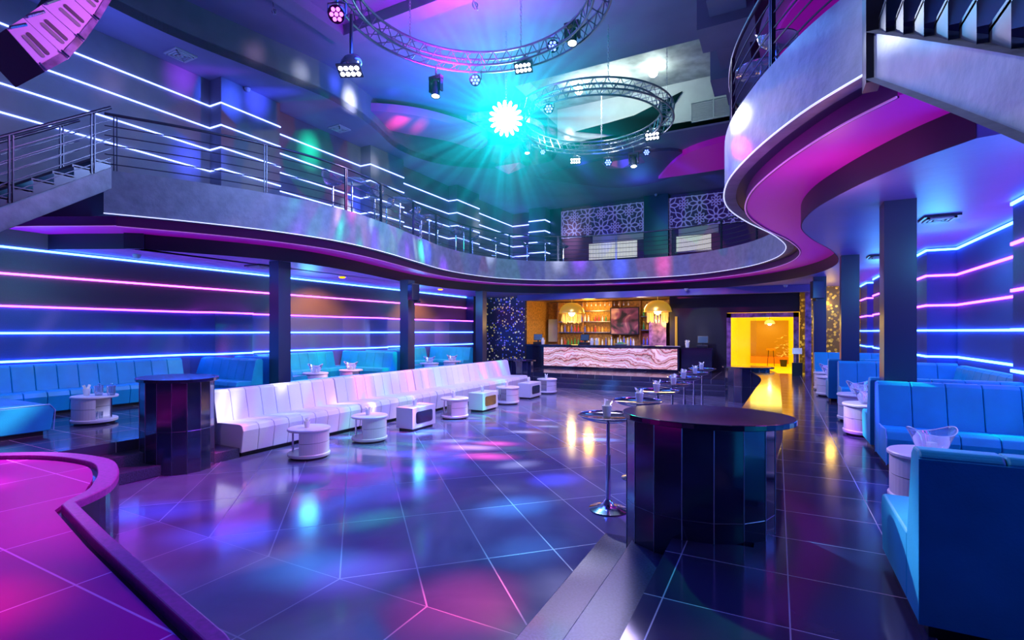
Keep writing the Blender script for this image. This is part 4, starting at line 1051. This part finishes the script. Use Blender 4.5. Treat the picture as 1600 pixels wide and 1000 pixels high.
par(onring(T1,2.2,75,7.80), (-1,2,2), 'lens_b', 'blue par light on the near truss side facing the concrete ceiling', hang=7.9)
spotcyl(onring(T1,2.2,61,7.75), (-3.0,7.5,0), 'moving spot with bright lens highest on the near truss', hang=8.0)
par(onring(T2,2.0,-102,7.42), (-2,2,2), 'lens_b', 'blue par light on the near side of the far truss beside the starburst')
ledhead(onring(T2,2.0,48,7.66), (-2.5,5,1), 'round moving head with eight white lenses at the far truss end', s=1.0, hang=7.75)
par(onring(T2,2.0,56,7.25), (-1,3,1), 'lens_b', 'small blue par light under the far truss below the round moving head', r=.10)
par(onring(T2,2.0,94,7.25), (-1,3,1), 'lens_b', 'blue par light hanging from the middle of the far truss rim')
spotcyl(onring(T2,2.0,70,7.1), (-3.2,13.5,0), 'dark moving spot in front of the wide pink pyramid')
ledhead(onring(T2,2.0,123,7.38), (-2.5,5,1), 'double bar of white lenses under the far truss', s=.8)
par(onring(T2,2.0,156,7.48), (-1,3,1), 'lens_b', 'small blue par light under the far truss close to the starburst', r=.09)
spotcyl(onring(T2,2.0,178,7.35), (-5.5,12.0,0), 'moving spot with white lens beside the starburst on the far truss', s=.8)

# starburst lamp
SP = Vector((-5.72, 10.55, 7.08))
t = empty('starburst_lamp', SP); tag(t, 'brilliant cyan-white effect lamp with added flare petals hanging between the two trusses', 'effect lamp')
q = (Vector(CAMP)+Vector((-2,0,-1))-SP).to_track_quat('-Z','Y').to_matrix().to_4x4()
MB().lathe([(0,.2),(.22,.18),(.3,.05),(.3,-.04),(0,-.04)], n=24, mat=q).build('housing', 'fixture', t, 40)
MB().ball(q @ Vector((0,0,-.05)), .25, seg=20).build('core_lens', 'star', t, 60)
b = MB()
for i in range(16):
    a = 2*pi*i/16
    mt = q @ Matrix.Rotation(a, 4, 'Z') @ Matrix.Translation((.30,0,-.06)) @ Matrix.Diagonal((.11,.045,.04,1))
    r_ = bmesh.ops.create_uvsphere(b.bm, u_segments=8, v_segments=6, radius=1); bmesh.ops.transform(b.bm, matrix=mt, verts=r_['verts'])
b.build('flare_petal', 'star', t, 60)  # petals model the lens flare as glowing shapes around the lamp
b = MB(); z = .2; k = 0
while z < 2.1:
    mt = Matrix.Translation((0,0,z)) @ Matrix.Rotation(pi/2*(k % 2), 4, 'Z')
    b.tube([mt @ Vector((.02*cos(p), 0, .042*sin(p))) for p in [2*pi*j/8 for j in range(8)]], .006, 4, True); z += .068; k += 1
b.build('chain', 'chain', t)
# haze with painted light: its own emission draws rays fanning from the lamp
def hazemat():
    m = bpy.data.materials.new('glowing ray haze'); m.use_nodes = True; nt = m.node_tree; nt.nodes.clear()
    tc = nt.nodes.new('ShaderNodeTexCoord')
    ln = nt.nodes.new('ShaderNodeVectorMath'); ln.operation = 'LENGTH'; nt.links.new(tc.outputs['Object'], ln.inputs[0])
    nz = nt.nodes.new('ShaderNodeVectorMath'); nz.operation = 'NORMALIZE'; nt.links.new(tc.outputs['Object'], nz.inputs[0])
    n = nt.nodes.new('ShaderNodeTexNoise'); n.inputs['Scale'].default_value = 9; n.inputs['Detail'].default_value = 1; nt.links.new(nz.outputs[0], n.inputs['Vector'])
    ray = math_(nt, 'MULTIPLY', math_(nt, 'MAXIMUM', math_(nt, 'SUBTRACT', n.outputs['Fac'], .42), 0), 7)
    ray = math_(nt, 'MULTIPLY', ray, ray)
    ray = math_(nt, 'ADD', ray, .25)
    r = ln.outputs['Value']
    fall = math_(nt, 'DIVIDE', 1, math_(nt, 'ADD', math_(nt, 'MULTIPLY', r, r), .10))
    edge = math_(nt, 'MAXIMUM', math_(nt, 'SUBTRACT', 1, math_(nt, 'DIVIDE', r, 5.4)), 0)
    edge = math_(nt, 'MULTIPLY', edge, edge)
    st = math_(nt, 'MULTIPLY', math_(nt, 'MULTIPLY', fall, edge), math_(nt, 'MULTIPLY', ray, .58))
    e = nt.nodes.new('ShaderNodeEmission'); e.inputs[0].default_value = (0,.75,.85,1); nt.links.new(st, e.inputs[1])
    o = nt.nodes.new('ShaderNodeOutputMaterial'); nt.links.new(e.outputs[0], o.inputs['Volume'])
    return m
o = MB().ball((0,0,0), 5.4, seg=32).build('haze', hazemat(), None, 60, loc=tuple(SP))
tag(o, 'teal stage haze with glowing rays painted in around the starburst lamp', 'haze', kind='stuff')

# ================================================================ BALCONY FURNITURE
def bar_stool():
    t = empty('bar_stool', (0,0,0)); tag(t, 'x', 'bar stool', 'clear bar stools on the balcony')
    MB().lathe([(0,0),(.2,0),(.205,.012),(.12,.03),(.04,.06),(0,.06)], n=24).build('base', 'chrome', t, 50)
    MB().tube([(0,0,.04),(0,0,.78)], .024, 10).build('pole', 'chrome', t, 60)
    MB().tube([(.17*cos(a), .17*sin(a), .32) for a in [-pi*.5+pi*i/8 for i in range(9)]], .010, 5).tube([(0,0,.32),(.17,0,.32)], .010, 5).build('footrest', 'chrome', t)
    b = MB(); n = 24
    R0 = []
    for (r, z, lift) in ((0.001,.78,0),(.12,.785,0),(.19,.82,.04),(.22,.86,.20),(.225,.87,.22),(.19,.84,.05),(.12,.80,0),(0.001,.795,0)):
        ringv = []
        for i in range(n):
            a = 2*pi*i/n; l = lift*max(0, -sin(a))**1.5
            ringv.append(b.bm.verts.new((r*cos(a), r*sin(a)-l*.3, z+l)))
        R0.append(ringv)
    for A, B in zip(R0[:-1], R0[1:]):
        for i in range(n): b.bm.faces.new((A[i], A[(i+1) % n], B[(i+1) % n], B[i]))
    b.build('shell_seat', 'glass', t, 60)
    b = MB(); b.tube([(.222*cos(a), .222*sin(a)-.3*.21*max(0,-sin(a))**1.5, .868+.21*max(0,-sin(a))**1.5) for a in [2*pi*i/32 for i in range(32)]], .007, 5, True); b.build('seat_rim', 'chrome', t, 60)
    return t
def high_table():
    t = empty('high_table', (0,0,0)); tag(t, 'x', 'table', 'clear round high tables on the balcony')
    MB().lathe([(0,0),(.22,0),(.225,.012),(.12,.03),(.04,.06),(0,.06)], n=24).build('base', 'chrome', t, 50)
    MB().tube([(0,0,.04),(0,0,1.06)], .024, 10).build('pole', 'chrome', t, 60)
    MB().lathe([(0,1.06),(.34,1.06),(.35,1.07),(.35,1.085),(.34,1.09),(0,1.09)], n=36).build('table_top', 'glass', t, 50)
    MB().tube([(.352*cos(a), .352*sin(a), 1.076) for a in [2*pi*i/36 for i in range(36)]], .006, 5, True).build('rim', 'chrome', t, 60)
    return t
SL = [((-9.35,8.6),'clear shell bar stool nearest the stage-side stair on the balcony'),((-9.3,9.95),'clear bar stool on the balcony between the first and second high tables'),((-9.75,10.9),'clear bar stool behind the second high table on the balcony'),((-9.6,11.9),'clear bar stool just past the second high table on the balcony'),((-9.85,12.6),'clear bar stool before the third high table on the balcony'),((-10.3,13.1),'clear bar stool on the wall side of the third high table'),((-10.25,14.0),'clear bar stool just past the third high table on the balcony'),((-10.25,15.1),'clear bar stool before the fourth high table on the balcony'),((-10.3,16.3),'clear bar stool past the fourth high table on the balcony'),((-9.9,17.4),'clear bar stool where the balcony starts to curve toward the lattices'),((-9.1,18.6),'clear bar stool in the balcony curve before the last high table'),((-7.9,19.6),'clear bar stool closest to the lattice screens')]
for i, ((x, y), lab) in enumerate(SL):
    if i == 0: st0 = bar_stool(); o = st0
    else: o = copy_tree(st0)
    o.location = (x, y, 4.7); o.rotation_euler = (0,0,i*1.1); o['label'] = lab
o = copy_tree(st0); o.location = (.0,6.95,4.7); o.rotation_euler = (0,0,-2.2); o['label'] = 'clear bar stool behind the railing of the bulging balcony end'
TL = [((-9.45,9.3),'clear round high table, first from the stage-side stair on the balcony'),((-9.6,11.3),'clear round high table, second from the stage-side stair on the balcony'),((-10.15,13.4),'clear round high table, third from the stage-side stair on the balcony'),((-10.3,15.7),'clear round high table, fourth from the stage-side stair on the balcony'),((-8.6,19.3),'clear round high table in the balcony curve near the lattices'),((-.2,8.1),'clear round high table behind the railing of the bulging balcony end')]
for i, ((x, y), lab) in enumerate(TL):
    if i == 0: tb0 = high_table(); o = tb0
    else: o = copy_tree(tb0)
    o.location = (x, y, 4.7); o['label'] = lab

# ================================================================ LIGHTS
def lamp(kind, name, loc, col, power, target=None, size=.3, angle=60, blend=.6, shape=None):
    L = bpy.data.lights.new(name, kind); L.color = col; L.energy = power
    if kind == 'SPOT': L.spot_size = R(angle); L.spot_blend = blend; L.shadow_soft_size = size
    elif kind == 'POINT': L.shadow_soft_size = size
    elif kind == 'AREA': L.size = size
    o = bpy.data.objects.new(name, L); COL.objects.link(o); o.location = loc
    if target: aim(o, target)
    return o
def gobo(L, scale, strength, sat=1.0, soft=.25, stretch=(1,1,1), white=0.15, seed=0, gate=.35):
    """coloured cell pattern projected by the lamp (voronoi over the beam direction)"""
    d = L.data; d.use_nodes = True; nt = d.node_tree; e = nt.nodes['Emission']
    tc = nt.nodes.new('ShaderNodeTexCoord'); sp = nt.nodes.new('ShaderNodeSeparateXYZ'); nt.links.new(tc.outputs['Normal'], sp.inputs[0])
    zx = math_(nt, 'DIVIDE', sp.outputs[0], sp.outputs[2]); zy = math_(nt, 'DIVIDE', sp.outputs[1], sp.outputs[2])
    cb = nt.nodes.new('ShaderNodeCombineXYZ'); nt.links.new(zx, cb.inputs[0]); nt.links.new(zy, cb.inputs[1]); cb.inputs[2].default_value = seed
    mp = nt.nodes.new('ShaderNodeMapping'); mp.inputs['Scale'].default_value = stretch; nt.links.new(cb.outputs[0], mp.inputs[0])
    v = nt.nodes.new('ShaderNodeTexVoronoi'); v.inputs['Scale'].default_value = scale; nt.links.new(mp.outputs[0], v.inputs['Vector'])
    s = nt.nodes.new('ShaderNodeSeparateColor'); nt.links.new(v.outputs['Color'], s.inputs[0])
    hsv = nt.nodes.new('ShaderNodeValToRGB'); hsv.color_ramp.interpolation = 'CONSTANT'; nt.links.new(s.outputs[0], hsv.inputs[0])
    cols = [(1,.06,.30),(.06,.08,1),(.0,1,.45),(.9,.9,1),(.35,.05,1),(.1,.45,1),(1,.55,.85),(.05,.1,1),(.8,.85,1)]
    el = hsv.color_ramp.elements; el[0].position = 0; el[0].color = (*cols[0],1); el[1].position = 1/len(cols); el[1].color = (*cols[1],1)
    for i in range(2, len(cols)): x = el.new(i/len(cols)); x.color = (*cols[i],1)
    r = nt.nodes.new('ShaderNodeMapRange'); r.interpolation_type = 'SMOOTHSTEP'; r.inputs[1].default_value = .5-soft-.15; r.inputs[2].default_value = .5; r.inputs[3].default_value = 1; r.inputs[4].default_value = 0
    nt.links.new(v.outputs['Distance'], r.inputs[0])
    g = math_(nt, 'GREATER_THAN', s.outputs[1], gate)
    f = math_(nt, 'MULTIPLY_ADD', math_(nt, 'MULTIPLY', r.outputs[0], g), 1, white)
    nt.links.new(hsv.outputs[0], e.inputs[0]); nt.links.new(math_(nt, 'MULTIPLY', f, strength), e.inputs[1])

# added violet / blue area fill, hung at the truss centres
lamp('AREA', 'fill_near', (-4.6,7.3,7.3), (.02,.07,1), 420, (-4.6,7.3,0), 3.0)
lamp('AREA', 'fill_far', (-4.5,13.2,7.2), (.60,.48,1), 480, (-4.5,13.2,0), 2.6)
lamp('SPOT', 'par_purple', (-5.4,5.1,6.9), (1,.03,.75), 1500, (-7.4,1.4,.5), .15, 60)
lamp('SPOT', 'speaker_fill', (-5.6,4.4,6.6), (1,.3,1), 260, (-8.2,3,6.0), .2, 60)  # added magenta spot, brightens the speaker plates
lamp('SPOT', 'ceiling_purple', (-6.0,8.6,7.3), (.5,.01,1), 1300, (-6.0,8.9,9.2), .3, 150, .5)
lamp('SPOT', 'ceiling_blue', (-8.4,12.0,7.2), (.02,.14,1), 420, (-8.6,12,9.0), .3, 150, .5)
lamp('POINT', 'ceiling_teal', (-5.7,10.9,7.6), (.0,.6,.9), 90, size=.3)
lamp('POINT', 'upper_left', (-11.4,5.0,7.3), (.08,.14,1), 35, size=.3)
lamp('POINT', 'coffer_lamp', (-4.4,14.9,9.3), (.85,1,.92), 60, size=.2)
lamp('POINT', 'far_blue', (-5,20.6,7.6), (.05,.2,.8), 70, size=.5)
# white key on the sofas
lamp('SPOT', 'sofa_key', (-2.6,8.7,7.3), (1,.82,.95), 1000, (-7.8,9.5,.6), .3, 70, .8)
s = lamp('SPOT', 'gobo_sofa', (-2.5,9.3,7.4), (1,1,1), 9000, (-7.8,9.6,.4), .05, 78, .5); gobo(s, 20, 1, .85, .45, (1,.3,1), .10, 1.3, gate=.08)
s = lamp('SPOT', 'gobo_floor', (-5.3,10.0,6.5), (1,1,1), 24000, (-3.4,4.8,0), .05, 95, .5); gobo(s, 12, 1, .9, .4, (.45,1,1), .01, 4.2, gate=.3)
s = lamp('SPOT', 'gobo_aisle', (-5.2,10.1,6.5), (1,1,1), 12000, (.3,4.6,.4), .05, 60, .5); gobo(s, 11, 1, .9, .3, (.6,1,1), .02, 7.1)
s = lamp('SPOT', 'gobo_wall', (-6.2,10.7,6.5), (1,1,1), 9000, (-12.2,11.0,5.6), .05, 95, .5); gobo(s, 5, 1, .95, .3, (1,.7,1), .04, 2.2)
s = lamp('SPOT', 'gobo_fascia', (-5.4,10.9,6.4), (1,1,1), 7000, (-6.5,19,4.4), .05, 90, .4); gobo(s, 9, 1, .9, .3, (1,.5,1), .1, 6.2)
# booth blue
for x, ys in ((-11.6,(4.0,9.8,14.6)),(2.2,(5.4,10.0,15.0))):
    for y in ys: lamp('POINT', 'booth_blue', (x, y, 3.1), (.08,.55,1), 42, size=.25)
lamp('POINT', 'soffit_magenta', (-.9,6.3,3.6), (1,.05,.9), 25, size=.3)
lamp('POINT', 'near_right', (1.6,1.6,3.6), (.25,.35,1), 45, size=.4)
lamp('SPOT', 'counter_fill', (-3.2,1.2,5.5), (.6,.5,1), 260, (-7.6,4.6,.6), .2, 40)  # added fill spot for the counter, steps and sofa end
lamp('SPOT', 'stair_key', (-2.0,4.2,6.0), (.8,.85,1), 320, (1.2,3.6,3.4), .2, 60)
lamp('SPOT', 'fascia_near', (-4.2,7.0,6.6), (.5,.6,1), 220, (.2,6.0,4.4), .2, 60)
lamp('SPOT', 'stairL_key', (-5.2,6.2,6.4), (.5,.7,1), 600, (-10.0,5.8,4.6), .3, 75)
# warm
for y in (10.6,15.4): lamp('SPOT', 'amber', (-11.15, y, 3.5), (1,.45,.1), 420, (-12.2, y+.2, 1.8), .06, 110)
for x in (-7.9,-4.24): lamp('POINT', 'bar_lamp', (x, 20.5, 2.35), (1,.6,.15), 55, size=.15)
lamp('POINT', 'bar_back', (-7.6,21.9,3.0), (1,.55,.1), 70, size=.2)
lamp('POINT', 'bar_back', (-5.0,21.0,3.1), (1,.7,.4), 25, size=.2)
lamp('POINT', 'entrance', (-.4,23.2,2.7), (1,.78,.1), 60, size=.6)
lamp('POINT', 'goldwall', (1.6,20.2,3.0), (1,.6,.1), 18, size=.15)
lamp('POINT', 'pink_tables', (.5,6.5,3.2), (1,.35,.5), 22, size=.2)

w = bpy.data.worlds.new('room air'); SC.world = w; w.use_nodes = True
bg = w.node_tree.nodes['Background']; bg.inputs[0].default_value = (.08,.09,.3,1); bg.inputs[1].default_value = .15

# ================================================================ CAMERA
cam = bpy.data.cameras.new('camera'); co = bpy.data.objects.new('camera', cam); COL.objects.link(co)
co.location = (0,0,2.0); co.rotation_euler = (pi/2, 0, R(27.8))
cam.sensor_width = 36; cam.lens = 786*36/1600; cam.shift_y = 18/1600; cam.clip_end = 200; cam.clip_start = .05
SC.camera = co
SC.view_settings.view_transform = 'Standard'; SC.view_settings.look = 'None'
SC.cycles.max_bounces = 6; SC.cycles.diffuse_bounces = 3; SC.cycles.glossy_bounces = 3; SC.cycles.transparent_max_bounces = 10
SC.cycles.caustics_reflective = False; SC.cycles.caustics_refractive = False
SC.cycles.sample_clamp_indirect = 3; SC.cycles.use_denoising = True
